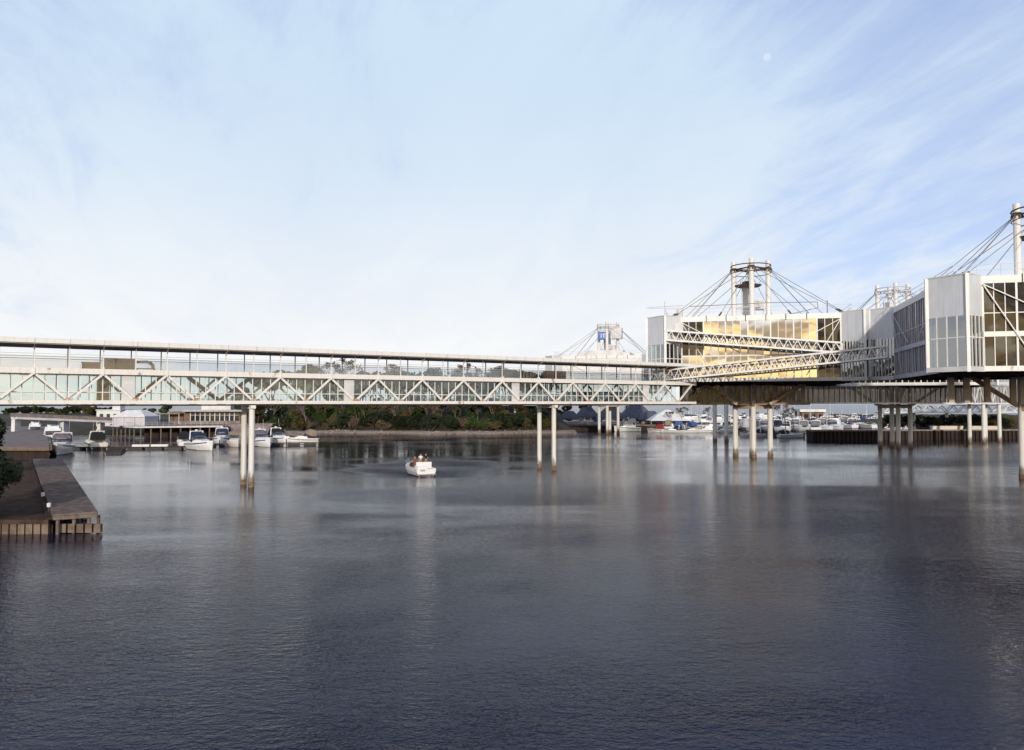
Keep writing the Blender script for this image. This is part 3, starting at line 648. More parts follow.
# ------------------------------------------------------------------ other raised links behind
def mk(par):
    def pt(nm, m, fn, par_=None, smooth=False):
        mb = MB(); fn(mb); return mb.build(nm, m, par_ or par, smooth)
    return pt
def link(name, label, cat, a, b, z0, z1, width, roof_t, nb, piers=(), truss=False, wallm='glass_shade'):
    """glazed or open link from a to b; local x runs along it"""
    d = b - a; L = d.length; t = thing(name, label, cat, (a.x, a.y, 0), math.atan2(d.y, d.x)); pt = mk(t); h = width / 2
    pt('floor', M['white'], lambda mb: mb.box(0, L, -h, h, z0, z0 + .3))
    if roof_t: pt('roof', M['panel'], lambda mb: mb.loft([[(x, -h - .6, z1 - roof_t), (x, h + .6, z1 - roof_t), (x, h + .6, z1 - roof_t * .6), (x, 0, z1), (x, -h - .6, z1 - roof_t * .6)] for x in (-.3, L + .3)]))
    if truss:
        for yy in (-h - .1, h + .1):
            pt('top_chord', M['white'], lambda mb: mb.bar((0, yy, z1 - roof_t - .12), (L, yy, z1 - roof_t - .12), .22))
            for i in range(nb):
                pt('brace', M['white'], lambda mb: (mb.bar((i * L / nb, yy, z0 + .3), ((i + .5) * L / nb, yy, z1 - roof_t - .2), .2), mb.bar(((i + .5) * L / nb, yy, z1 - roof_t - .2), ((i + 1) * L / nb, yy, z0 + .3), .2)))
    if wallm:
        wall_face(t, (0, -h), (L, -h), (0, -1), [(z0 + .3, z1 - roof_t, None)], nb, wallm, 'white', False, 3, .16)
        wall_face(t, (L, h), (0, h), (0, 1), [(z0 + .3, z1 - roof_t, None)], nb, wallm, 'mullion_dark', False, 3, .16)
    for s in piers:
        for yy in ((-h + .5, h - .5) if width > 3.5 else (0,)):
            pr = pt('pier', M['pier'], lambda mb: mb.tube((s, yy, .5), (s, yy, z0 - .002), .42, 14)); pt('pier_foot', M['pier_foot'], lambda mb: mb.tube((s, yy, -3), (s, yy, .499), .46, 14), pr)
    return t
link('glazed_link', 'low glazed link with pale sheet roof passing behind the round legs under the pavilions', 'covered walkway', Vector((gx(786, 147), 147, 0)), Vector((gx(958, 154), 154, 0)), 9.0, 13.7, 7, 1.3, 11)
link('truss_bridge', 'white zigzag truss bridge at the right with two slim piers under the nearest pavilion', 'footbridge', Vector((gx(955, 170), 170, 0)), Vector((gx(1030, 197), 197, 0)), 9.0, 14.2, 4, 1.0, 9, piers=(11, 20), truss=True)
link('low_truss_bridge', 'far low white truss footbridge over the breakwater behind the four round legs', 'footbridge', Vector((gx(880, 205), 205, 0)), Vector((gx(1020, 215), 215, 0)), 6.6, 8.9, 3, .12, 12, piers=(10.5, 21), truss=True, wallm=None)
link('rear_footbridge', 'distant white footbridge between the wooded bank and the farthest pavilion, seen below the main bridge', 'footbridge', Vector((gx(505, 262), 262, 0)), Vector((gx(604, 232), 232, 0)), 8.45, 12.3, 4.2, .4, 10, piers=(6.5,), truss=True)
link('rear_passage', 'rear glazed passage on two round piers behind the golden pavilion', 'covered walkway', Vector((gx(690, 190), 190, 0)), Vector((gx(800, 182), 182, 0)), 9.0, 12.4, 5, .4, 8, piers=())
t = thing('pier_pair', 'two round white piers carrying the rear passage, left of the golden pavilion masts', 'piers', (gx(720, 187), 187, 0)); pt = mk(t)
for px, d in ((714.5, 186), (726, 184)):
    pr = pt('pier', M['pier'], lambda mb: mb.tube((gx(px, d) - gx(720, 187), d - 187, .5), (gx(px, d) - gx(720, 187), d - 187, 8.95), .5, 14)); pt('pier_foot', M['pier_foot'], lambda mb: mb.tube((gx(px, d) - gx(720, 187), d - 187, -3), (gx(px, d) - gx(720, 187), d - 187, .499), .55, 14), pr)

# ------------------------------------------------------------------ left foreground: quay and boardwalks
A, B_, C_, D_ = at(98, 511, 54), at(53, 515, 52.6), at(33, 459, 106), at(62, 459, 106)
for p in (A, B_, C_, D_): p.z = 1.4
t = thing('boardwalk', 'raised grey plank boardwalk tapering away along the left shore', 'boardwalk', (B_.x, B_.y, 0)); pt = mk(t); o = Vector((B_.x, B_.y, 0))
def planks(mb):
    nseg = 60
    for i in range(nseg):
        f0, f1 = i / nseg + .0012, (i + 1) / nseg - .0012; dz = random.uniform(-.008, .008)
        q = [B_.lerp(C_, f0) - o, A.lerp(D_, f0) - o, A.lerp(D_, f1) - o, B_.lerp(C_, f1) - o]
        for v in q: v.z += dz
        mb.hexa([v - Vector((0, 0, .10)) for v in q] + q)
pt('planks', M['wood'], planks)
def skirt(mb):
    mb.bar(B_ - o - Vector((0, 0, .24)), A - o - Vector((0, 0, .24)), .2, .26); mb.bar(A - o - Vector((.12, 0, .24)), D_ - o - Vector((.12, 0, .24)), .2, .26); mb.bar(B_ - o + Vector((.12, 0, -.24)), C_ - o + Vector((.12, 0, -.24)), .2, .26)
pt('edge_beam', M['wood'], skirt)
for f in (.06, .42, .75, .97):
    p = B_.lerp(A, f) - o + Vector((0, .25, 0)); pt('pile', M['wood'], lambda mb: mb.tube((p.x, p.y, -1.5), (p.x, p.y, 1.12), .12, 8))
for k in range(1, 12):
    for e, g in ((A, D_), (B_, C_)):
        p = e.lerp(g, k / 12) - o; sgn = -.35 if e is A else .35
        pt('pile', M['wood_dark'], lambda mb: mb.tube((p.x + sgn, p.y, -1.5), (p.x + sgn, p.y, 1.12), .13, 8))
E0, E1, F0, F1 = at(-140, 521, 53), at(50, 521, 53), at(31, 463, 108), at(-160, 463, 108)
for p in (E0, E1, F0, F1): p.z = .85
t = thing('lower_quay', 'lower brown plank quay with timber facing beside the raised boardwalk', 'quay', (E1.x, E1.y, 0)); pt = mk(t); o2 = Vector((E1.x, E1.y, 0))
def lplanks(mb):
    n = 64
    for i in range(n):
        f0, f1 = i / n + .001, (i + 1) / n - .001; dz = random.uniform(-.01, .01)
        q = [E0.lerp(F1, f0) - o2, E1.lerp(F0, f0) - o2, E1.lerp(F0, f1) - o2, E0.lerp(F1, f1) - o2]
        for v in q: v.z += dz
        mb.hexa([v - Vector((0, 0, .12)) for v in q] + q)
pt('planks', M['wood_dark'], lplanks)
g0, g1 = E0 - o2, E1 - o2
pt('facing', M['facing'], lambda mb: [mb.bar(g0.lerp(g1, i / 24) + Vector((0, .1, -.50)), g0.lerp(g1, (i + .82) / 24) + Vector((0, .1, -.50)), .3, .70) for i in range(24)] + [mb.bar(g1 + Vector((.6 * i - .1, .4, -.5)), g1 + Vector((.6 * i + .36, .4, -.5)), .3, .6) for i in range(1, 6)])
pt('kerb_beam', M['wood_dark'], lambda mb: (mb.bar(g0 + Vector((0, -.05, .02)), g1 + Vector((0, -.05, .02)), .3, .28), mb.bar(g1 + Vector((-.15, .2, .1)), F0 - o2 + Vector((-.15, 0, .1)), .28, .22)))
pt('sub_wall', M['sheetpile'], lambda mb: mb.hexa([v + Vector((0, .35, dz)) for dz in (-2.4, -.125) for v in (g0, g1, F0 - o2, F1 - o2)]))
for k in (.08, .3, .52, .74):
    p = A.lerp(D_, k) - o; pt('cleat', M['dark_metal'], lambda mb: (mb.box(p.x - .38, p.x - .22, p.y - .08, p.y + .08, .012, .10), mb.bar((p.x - .3, p.y - .28, .13), (p.x - .3, p.y + .28, .13), .07)))
    pt('fender_tyre', M['antifoul'], lambda mb: [mb.tube((p.x - .05 + .36 * math.sin(j) * .5, p.y + .4 * math.cos(j), -.55 + .4 * math.sin(j)), (p.x - .05 + .36 * math.sin(j + .7) * .5, p.y + .4 * math.cos(j + .7), -.55 + .4 * math.sin(j + .7)), .10, 6) for j in [m_ * .698 for m_ in range(9)]])
for i, (px, py, d) in enumerate(((43, 491, 63), (49, 503, 56.5))):
    p = at(px, py, d); t = thing('path_light', ('farther' if i == 0 else 'nearer') + ' of two small white-capped path lights beside the raised boardwalk', 'path light', (p.x, p.y, .85), 0, 'path lights along the boardwalk'); pt = mk(t)
    pt('post', M['dark_metal'], lambda mb: mb.tube((0, 0, 0), (0, 0, .55), .07, 8)); pt('lamp_cap', M['tent'], lambda mb: (mb.tube((0, 0, .551), (0, 0, .8), .13, 10, .15), mb.tube((0, 0, .801), (0, 0, .86), .17, 10, .06)))
# harbour quay further along on the left
Q = [at(-150, 458, 122), at(50, 458, 122), at(46, 424, 235), at(-150, 424, 235)]
for p in Q: p.z = 2.1
t = thing('harbour_quay', 'pinkish concrete harbour quay with timber front behind the boardwalks', 'quay', (Q[1].x, Q[1].y, 0)); pt = mk(t); o3 = Vector((Q[1].x, Q[1].y, 0))
pt('deck', M['concrete'], lambda mb: mb.hexa([v - o3 + Vector((0, 0, dz)) for dz in (-.3, 0) for v in Q]))
pt('wall', M['sheetpile'], lambda mb: mb.hexa([v - o3 + Vector((-.3, .3, dz)) for dz in (-3.6, -.301) for v in Q]))
pt('fender_beam', M['bench'], lambda mb: (mb.bar(Q[0] - o3 + Vector((0, -.1, -.25)), Q[1] - o3 + Vector((0, -.1, -.25)), .35, .6), mb.bar(Q[1] - o3 + Vector((.1, 0, -.25)), Q[2] - o3 + Vector((.1, 0, -.25)), .35, .5)))
for f in range(9):
    p = Q[0].lerp(Q[1], .55 + f / 18) - o3; pt('fender_pile', M['wood_dark'], lambda mb: mb.tube((p.x, p.y - .35, -3), (p.x, p.y - .35, -.1), .16, 8))

# ------------------------------------------------------------------ west terrace, buildings, low bridge
t = thing('terrace_deck', 'broad flat waterside terrace on brown piles with a pale edge, left of the first piers', 'terrace', (gx(135, 198), 198, 0)); pt = mk(t); oT = Vector((gx(135, 198), 198, 0))
TP = [Vector((gx(135, 198), 198, 0)), Vector((gx(223, 206), 206, 0)), Vector((gx(232, 228), 228, 0)), Vector((gx(112, 228), 228, 0)), Vector((gx(110, 212), 212, 0))]
TP = [p - oT for p in TP]
pt('deck', M['wall_white'], lambda mb: mb.prism(TP, 2.75, 3.15)); pt('paving', M['concrete'], lambda mb: mb.prism([p * .995 + Vector((.1, .12, 0)) for p in TP], 3.152, 3.2))
for a, b2, n in ((TP[0], TP[1], 9), (TP[4], TP[0], 6)):
    for i in range(n):
        p = a.lerp(b2, (i + .4) / n); pt('pile', M['bench'], lambda mb: mb.tube((p.x + .3, p.y + .8, -2), (p.x + .3, p.y + .8, 2.749), .2, 8))
pt('retaining_wall', M['sheetpile'], lambda mb: mb.prism([p + Vector((0, 5.5, 0)) for p in TP[:2]] + [TP[1] + Vector((0, 6, 0)), TP[0] + Vector((0, 6, 0))], -2, 2.74))
pt('railing', M['mullion_dark'], lambda mb: [mb.bar(a + Vector((.1, .2, z)), b2 + Vector((.1, .2, z)), .06) for a, b2 in ((TP[0], TP[1]), (TP[4], TP[0])) for z in (3.7, 4.2)] + [mb.bar(TP[0].lerp(TP[1], i / 16) + Vector((.1, .2, 3.2)), TP[0].lerp(TP[1], i / 16) + Vector((.1, .2, 4.2)), .07) for i in range(17)])
# gazebo
gxx, gd = gx(137, 207), 207
t = thing('gazebo', 'grey pavilion tent with truncated white pyramid roof on the terrace', 'gazebo', (gxx, gd, 3.2)); pt = mk(t)
pt('walls', M['grey_and_shade'], lambda mb: mb.box(-4.1, 4.1, -4, 4, 0, 2.35))
pt('roof', M['tent'], lambda mb: mb.loft([[(-4.3, -4.4, 2.351), (4.3, -4.4, 2.351), (4.3, 4.4, 2.351), (-4.3, 4.4, 2.351)], [(-4.3, -4.4, 2.6), (4.3, -4.4, 2.6), (4.3, 4.4, 2.6), (-4.3, 4.4, 2.6)], [(-1.9, -1.6, 4.15), (1.9, -1.6, 4.15), (1.9, 1.6, 4.15), (-1.9, 1.6, 4.15)]]))
for x in (-4.2, -1.4, 1.4, 4.2): pt('post', M['wall_white'], lambda mb: mb.box(x - .09, x + .09, -4.25, -4.07, 0, 2.34))
# long restaurant
bx = gx(170, 222); t = thing('restaurant', 'long low waterside building with a strip of dark windows and a white upper storey', 'building', (bx, 222, 3.2)); pt = mk(t); Wd = gx(241, 222) - bx
pt('wall', M['wall_brown'], lambda mb: mb.box(0, Wd, 0, 11, 0, 3.6)); pt('plinth', M['concrete'], lambda mb: mb.box(-.1, Wd + .1, -.3, 0, 0, .9))
pt('roof', M['soffit'], lambda mb: mb.box(4.5, Wd + 1.2, -2.2, 12, 3.6, 4.1))
nw = 10
for i in range(nw):
    x0 = 6.3 + i * (Wd - 6.5) / nw; x1 = x0 + (Wd - 6.5) / nw - .3
    wn = pt('window', M['window_dark'], lambda mb: mb.box(x0, x1, -.1, -.003, .95, 3.4)); pt('window_frame', M['wall_white'], lambda mb: (mb.box(x0 - .28, x0 - .02, -.2, -.004, .9, 3.6), mb.box(x0, x1, -.16, -.102, 2.5, 2.6)), wn)
pt('upper_storey', M['wall_white'], lambda mb: mb.box(gx(203, 226) - bx, gx(232, 226) - bx, 3, 10, 4.101, 7.2))
pt('upper_roof', M['soffit'], lambda mb: mb.box(gx(202, 226) - bx, gx(233, 226) - bx, 2.8, 10.2, 7.2, 7.45))
pt('awning', M['canvas_tan'], lambda mb: mb.prism([(-4.5, -3), (4.2, -3), (4.2, 0), (-4.5, 0)], 2.9, 3.15)); 
for x in (-4.2, -1.5, 1.2, 4.0): pt('awning_post', M['wall_white'], lambda mb: mb.box(x - .08, x + .08, -2.9, -2.74, 0, 2.9))
# stone revetment east of the terrace
b = MB(); ring = []
for i in range(11):
    x = gx(222, 212) + i * 1.15; y = 212 + i * .55 + .6 * mnoise.noise(Vector((i * .7, 0, 0)))
    ring.append([(x, y - 3, -.6), (x, y, 1.5 + .4 * mnoise.noise(Vector((i, 1, 0)))), (x, y + 3.5, 3.3 + .3 * mnoise.noise(Vector((i, 2, 0)))), (x, y + 8, 3.4)])
b.loft(ring, cap=False, closed=False); structure(b.build('stone_embankment', M['rock'], smooth=False))
# white box house, low footbridge
t = thing('white_house', 'plain white flat-roofed block with a small rooftop cabin beyond the low footbridge', 'building', (gx(97, 224), 224, 2.5)); pt = mk(t)
pt('wall', M['wall_white'], lambda mb: mb.box(0, 7.0, 0, 8, 0, 4.6)); pt('roof', M['panel'], lambda mb: mb.box(-.2, 7.2, -.2, 8.2, 4.6, 4.85)); pt('cabin', M['wall_white'], lambda mb: mb.box(4.1, 6.4, 1, 4, 4.851, 6.6))
for x in (1.0, 3.0, 5.0): pt('window', M['window_dark'], lambda mb: mb.box(x, x + 1.0, -.05, -.003, 2.4, 3.6))
a, b2 = at(14, 418, 192), at(116, 422, 214)
t = thing('low_footbridge', 'low pale concrete footbridge on stubby piers at the far left', 'footbridge', (a.x, a.y, 0)); pt = mk(t); a0 = Vector((a.x, a.y, 0)); av, bv = a - a0, b2 - a0
pt('deck', M['wall_white'], lambda mb: mb.bar(av, bv, 3.2, .55)); 
pt('parapet', M['concrete'], lambda mb: [mb.bar(av + Vector((0, s, .75)), bv + Vector((0, s, .75)), .14, .9) for s in (-1.5, 1.5)])
for f in (.02, .47, .84):
    p = av.lerp(bv, f); pt('pier', M['wall_white'], lambda mb: mb.box(p.x - .45, p.x + .45, p.y - 1.2, p.y + 1.2, -2, p.z - .28))

# ------------------------------------------------------------------ east harbour: sea walls, houses, boats' docks
def wall_thing(name, label, cat, p, q, ztop, m, cap, th=1.2):
    t = thing(name, label, cat, (p.x, p.y, 0)); pt = mk(t); d = (q - p).to_2d().to_3d(); n = Vector((-d.y, d.x, 0)).normalized() * th
    pt('wall', m, lambda mb: mb.prism([Vector(), d, d + n, n], -2.5, ztop)); dn = d.normalized()
    pt('coping', cap, lambda mb: mb.prism([-dn * .1 - n * .12, d + dn * .1 - n * .12, d + n * 1.1, n * 1.1], ztop + .002, ztop + .3))
    k = int(d.length / 1.1)
    pt('ribs', M['sheetpile'], lambda mb: [mb.prism([d * (i / k) - n * .13, d * ((i + .45) / k) - n * .13, d * ((i + .45) / k), d * (i / k)], -2.5, ztop - .02) for i in range(k)])
    return t, pt
wall_thing('sea_wall', 'rust brown harbour wall below the dark-roofed houses', 'sea wall', at(552, 430, 258), at(664, 430, 262), 1.6, M['sheetpile'], M['concrete'])
wall_thing('sea_wall', 'long dark sheet-pile wall with pale coping, under the glazed link', 'sea wall', at(812, 436, 190), at(1060, 436, 196), 2.2, M['sheetpile'], M['concrete'], 3)
for i, (x0, x1) in enumerate(((934, 965), (974, 1002))):
    p = at(x0, 433, 193.5); t = thing('planter_box', ('left' if i == 0 else 'right') + ' of two pale tan trough planters on the dark sheet-pile wall', 'planter', (p.x, p.y + .6, 2.5), R(1.4), 'trough planters on the sheet-pile wall'); pt = mk(t); ln = gx(x1, 193.5) - gx(x0, 193.5)
    pt('trough', M['gelcoat_cream'], lambda mb: mb.loft([[(0, .2, 0), (ln, .2, 0), (ln, 1.0, 0), (0, 1.0, 0)], [(-.1, 0, .9), (ln + .1, 0, .9), (ln + .1, 1.2, .9), (-.1, 1.2, .9)]])); pt('soil', M['earth'], lambda mb: mb.box(.05, ln - .05, .15, 1.05, .901, .98))
def house(px0, px1, ye, yp, d, label, wallm='wall_white', ybase=425):
    x0, x1 = gx(px0, d), gx(px1, d); w_ = x1 - x0; ze, zp, zb = gz(ye, d), gz(yp, d), 1.7; dp = max(7, w_ * .8)
    t = thing('harbour_house', label, 'house', (x0, d, zb), 0, 'dark-roofed houses on the harbour'); pt = mk(t)
    pt('wall', M[wallm], lambda mb: mb.box(.5, w_ - .5, .5, dp - .5, 0, ze - zb))
    rr = min(w_ * .32, dp * .45)
    pt('roof', M['slate'], lambda mb: mb.loft([[(0, 0, ze - zb), (w_, 0, ze - zb), (w_, dp, ze - zb), (0, dp, ze - zb)], [(0, 0, ze - zb + .2), (w_, 0, ze - zb + .2), (w_, dp, ze - zb + .2), (0, dp, ze - zb + .2)], [(rr, dp / 2 - .15, zp - zb), (w_ - rr, dp / 2 - .15, zp - zb), (w_ - rr, dp / 2 + .15, zp - zb), (rr, dp / 2 + .15, zp - zb)]]))
    n = max(2, int(w_ / 2.4))
    for i in range(n):
        xx = .9 + i * (w_ - 1.8) / n
        wn = pt('window', M['window_dark'], lambda mb: mb.box(xx + .15, xx + (w_ - 1.8) / n - .35, .44, .497, .9, min(2.3, ze - zb - .3))); pt('sill', M['wall_white'], lambda mb: mb.box(xx + .05, xx + (w_ - 1.8) / n - .25, .38, .496, .75, .89), wn)
    return t, pt
house(559, 581, 418.5, 411, 276, 'small dark hip-roofed house right of the second bridge pier')
house(576, 600, 417, 407, 288, 'steep dark-roofed white house with a tower-like chimney, left of the distant pavilion legs')[1]('chimney', M['slate'], lambda mb: mb.box(5.0, 6.2, 2, 3.2, 3, 8.0))
house(597, 626, 418, 408, 280, 'dark hip-roofed house seen between the distant pavilion legs')
house(621, 655, 418, 404.5, 284, 'largest dark blue-grey roofed house right of the distant pavilion legs')
house(640, 664, 420, 411, 274, 'lower dark-roofed boathouse beside the white marquee', 'wall_brown')
p = at(668, 421, 268); t = thing('marquee', 'big white peaked marquee behind the boats at the harbour edge', 'marquee', (p.x, p.y, 1.8)); pt = mk(t)
pt('canopy', M['tent'], lambda mb: mb.loft([[(-7, -5, 1.4), (7, -5, 1.4), (7, 5, 1.4), (-7, 5, 1.4)], [(-4, -2, 3.6), (3, -2, 3.6), (3, 2, 3.6), (-4, 2, 3.6)], [(-1.0, -.2, 5.2), (.4, -.2, 5.2), (.4, .2, 5.2), (-1.0, .2, 5.2)]]))
for x in (-6.8, 0, 6.8): 
    for y in (-4.8, 4.8): pt('pole', M['mullion_dark'], lambda mb: mb.tube((x, y, 0), (x, y, 1.5), .12, 6))
p = at(716, 421, 258); t = thing('boat_shelter', 'long cream canvas shelter on posts left of the golden pavilion legs', 'shelter', (p.x, p.y, .4)); pt = mk(t)
pt('roof', M['gelcoat_cream'], lambda mb: mb.loft([[(-8, -2.5, 2.3), (7, -2.5, 2.3), (7, 2.5, 2.3), (-8, 2.5, 2.3)], [(-7.8, -1.2, 3.1), (6.8, -1.2, 3.1), (6.8, 1.2, 3.1), (-7.8, 1.2, 3.1)]]))
for x in (-7.5, -2.5, 2.5, 6.6): pt('post', M['mullion_dark'], lambda mb: mb.box(x - .1, x + .1, -2.3, -2.1, -1.4, 2.3))
p = at(813, 418, 300); t = thing('harbour_office', 'brown harbour office with white roof and balcony above the packed boats', 'building', (p.x, p.y, 2.3)); pt = mk(t)
pt('wall', M['wall_brown'], lambda mb: mb.box(-4.4, 4.4, 0, 8, -3, 3.6)); pt('roof', M['tent'], lambda mb: mb.box(-5.4, 4.8, -1.0, 8.6, 3.6, 4.6)); pt('balcony', M['tent'], lambda mb: (mb.box(-6.2, -4.4, -1, 6, .8, 1.0), mb.box(-6.2, -6.05, -1, 6, 1.0, 2.0)))
for x in (-3.4, -.6, 2.2): pt('window', M['window_dark'], lambda mb: mb.box(x, x + 1.5, -.08, -.003, 1.2, 2.7))
# outer breakwater and open-lake shore line
b = MB(); ring = []
for i in range(50):
    x = gx(775, 470) + i * 5.2; y = 470 + .15 * i
    ring.append([(x, y - 6, -.5), (x, y - 2, 2.2 + .9 * mnoise.noise(Vector((i * .8, 3, 0)))), (x, y + 2, 2.6 + .9 * mnoise.noise(Vector((i * .6, 5, 0)))), (x, y + 8, -.5)])
b.loft(ring, cap=False, closed=False); structure(b.build('breakwater', M['earth'], smooth=False))

# ------------------------------------------------------------------ docks
def dock(label, p, q, width, z=.5, m='wood_dark', floats=0):
    d = (q - p); t = thing('floating_dock', label, 'dock', (p.x, p.y, 0), math.atan2(d.y, d.x)); pt = mk(t); L = d.to_2d().length
    pt('deck', M[m], lambda mb: mb.box(0, L, -width / 2, width / 2, z - .18, z))
    n = max(2, int(L / 3.2))
    pt('floats', M['antifoul'], lambda mb: [mb.box(i * L / n + .2, (i + .82) * L / n, -width / 2 + .12, width / 2 - .12, -.2, z - .181) for i in range(n)])
    for i in range(0, n + 1, 2): pt('mooring_pile', M['wood_dark'], lambda mb: mb.tube((i * L / n, width / 2 + .15, -2), (i * L / n, width / 2 + .15, z + .7), .11, 7))
    for i in range(floats): pt('dock_box', M['tent'], lambda mb: mb.box(L * (.55 + .16 * i), L * (.55 + .16 * i) + 3.2, -width / 2 + .1, -width / 2 + .9, z, z + .42))
    return t
dock('dark floating dock running right from beside the black-canopied cruiser', at(68, 449, 150), at(186, 448, 153), 2.0, .55, 'wood_dark', 2)
dock('short wide dock stub jutting forward from the dark floating dock', at(113, 455, 137), at(119, 449, 148), 2.6, .5)
dock('pale floating dock under the row of cruisers by the first piers', at(184, 446, 160), at(319, 444, 168), 2.2, .6, 'wood')
dock('timber jetty at the edge of the crowded marina, left of the golden pavilion legs', at(664, 432, 243), at(742, 432, 246), 3.2, 1.1)
dock('timber jetty leading right to the dark sheet-pile wall', at(744, 436, 215), at(820, 436, 204), 2.6, 1.2)
for r, d in enumerate((262, 292, 324, 360)):
    dock(('first', 'second', 'third', 'fourth')[r] + ' nearest of the marina finger docks packed with boats', Vector((gx(664, d), d, 0)), Vector((gx(832, d), d + 4, 0)), 1.8, .6, 'wood')
# ------------------------------------------------------------------ trees and shrubs
def leaf_cloud(lobes, n, size, rnd, flat=.75):
    mb = MB()
    tot = sum(l[3] ** 2 for l in lobes)
    for (cx, cy, cz, r) in lobes:
        for _ in range(int(n * r * r / tot)):
            v = Vector((rnd.gauss(0, 1), rnd.gauss(0, 1), rnd.gauss(0, 1))).normalized() * r * rnd.uniform(.35, 1.08) ** .6
            v.z *= flat; c = Vector((cx, cy, cz)) + v
            if mnoise.noise(c * .55) < -.22: continue          # gaps
            s = size * rnd.uniform(.55, 1.3); a = Vector((rnd.gauss(0, 1), rnd.gauss(0, 1), rnd.gauss(0, .6))).normalized(); b_ = a.orthogonal().normalized() * s * rnd.uniform(.5, .9); a = a * s
            mb.add([c - a, c - b_ * .8, c + a, c + b_], [(0, 1, 2, 3)])
    return mb
def limbs(mb, p, d, ln, r, lev, rnd, tips, spread=.6):
    q = p + d * ln; mb.tube(p, q, r, 6 if lev > 1 else 4, r * .66)
    if lev == 0: tips.append(q); return
    for i in range(rnd.choice((2, 3))):
        nd = (d + Vector((rnd.gauss(0, spread), rnd.gauss(0, spread), rnd.uniform(-.1, .35)))).normalized()
        limbs(mb, q, nd, ln * rnd.uniform(.62, .82), r * .62, lev - 1, rnd, tips, spread)
def make_tree(name, h, cr, leaf, n, size, seed, bark='bark', trunk_share=.4, levels=3):
    rnd = random.Random(seed); t = thing(name, '', 'tree'); mb = MB(); tips = []
    limbs(mb, Vector((0, 0, -.4)), Vector((rnd.gauss(0, .05), rnd.gauss(0, .05), 1)).normalized(), h * trunk_share + .4, h * .02 + .05, levels, rnd, tips)
    mb.build('trunk', M[bark], t, True)
    lobes = [(0, 0, h * .70, cr * .75)]
    for q in rnd.sample(tips, min(len(tips), 9)):
        z = min(max(q.z, h * .38), h - cr * .3); k = cr * .85 / max(.1, q.xy.length) if q.xy.length > cr * .85 else 1
        lobes.append((q.x * k, q.y * k, z, cr * rnd.uniform(.32, .52)))
    leaf_cloud(lobes, n, size, rnd).build('crown', M[leaf], t)
    return t
def make_shrub(h, leaf, n, size, seed):
    rnd = random.Random(seed); t = thing('shrub', '', 'shrub'); mb = MB(); tips = []
    for i in range(4): limbs(mb, Vector((rnd.gauss(0, .3), rnd.gauss(0, .3), -.3)), Vector((rnd.gauss(0, .35), rnd.gauss(0, .35), 1)).normalized(), h * .4, .07, 1, rnd, tips)
    mb.build('stem', M['bark'], t)
    leaf_cloud([(rnd.gauss(0, h * .28), rnd.gauss(0, h * .2), h * rnd.uniform(.35, .75), h * rnd.uniform(.28, .42)) for _ in range(6)], n, size, rnd, .9).build('foliage', M[leaf], t)
    return t
def make_bare(h, seed, bark='bark_pale', lev=4, twig=True):
    rnd = random.Random(seed); t = thing('bare_tree', '', 'tree'); mb = MB(); tips = []
    limbs(mb, Vector((0, 0, -.4)), Vector((0, 0, 1)), h * .34, h * .016 + .04, lev, rnd, tips, .42); mb.build('trunk', M[bark], t)
    if twig:
        leaf_cloud([(q.x, q.y, q.z, h * .07) for q in tips], 900, .22, rnd).build('crown', M['leaf_bud'], t)
    return t
trees = [make_tree('leafy_tree', 10, 3.6, 'leaf_green', 3800, .34, 1), make_tree('leafy_tree', 9, 3.2, 'leaf_olive', 3400, .34, 2), make_tree('leafy_tree', 12, 3.9, 'leaf_dark', 3800, .36, 3, trunk_share=.3), make_tree('leafy_tree', 11, 3.3, 'leaf_olive', 3000, .34, 4, 'bark_pale')]
shrubs = [make_shrub(4.0, 'leaf_green', 1500, .28, 11), make_shrub(3.4, 'leaf_olive', 1300, .28, 12), make_shrub(4.6, 'leaf_dark', 1600, .3, 13), make_shrub(3.0, 'leaf_bud', 1000, .22, 14)]
bares = [make_bare(11, 21), make_bare(13, 22), make_bare(10, 23, 'bark')]
used = set()
def put(proto, loc, rz, s, group):
    o = proto if proto.name not in used else copy_tree(proto); used.add(proto.name)
    place(o, loc, rz, s); o['group'] = group; return o
def bank_z(x, y):
    yf = shore(x) + 4; t = min(1, max(0, (y - yf) / (330 - yf))); return bank_rise(t, x) - 1.0
rnd = random.Random(5)
row_s, row_t, row_b = [], [], []
for i in range(54):
    x = -91 + i * 2.0 + rnd.uniform(-.8, .8); y = shore(x) + rnd.uniform(4.2, 10)
    if x > 15: continue
    row_s.append(put(rnd.choice(shrubs), (x, y, bank_z(x, y)), rnd.uniform(0, 6), rnd.uniform(.7, 1.35), 'shrubs along the shore of the wooded bank'))
for i in range(72):
    x = -90 + i * 1.45 + rnd.uniform(-1, 1); y = shore(x) + (rnd.uniform(12, 22) if i % 2 else rnd.uniform(22, 44))
    if x > 15: continue
    row_t.append(put(rnd.choice(trees) if i % 4 != 1 else rnd.choice(shrubs[:3]), (x, y, bank_z(x, y)), rnd.uniform(0, 6), (rnd.uniform(.7, 1.0) if i % 2 else rnd.uniform(1.05, 1.4)), 'leafy trees on the wooded bank'))
for px in (308, 316, 327, 336, 345, 362, 370, 377, 388, 397, 405, 412, 424, 432, 441, 450, 459, 468, 477, 486, 494, 503, 511, 520, 529, 537):
    y = shore(0) + rnd.uniform(36, 52); x = gx(px, y)
    if 355 < px < 380: pr, s = trees[2], rnd.uniform(1.1, 1.25)
    else: pr, s = rnd.choice(bares + bares + [trees[3]]), rnd.uniform(1.0, 1.32)
    row_b.append(put(pr, (x, y, bank_z(x, y) - .3), rnd.uniform(0, 6), s, 'tall trees at the back of the wooded bank'))
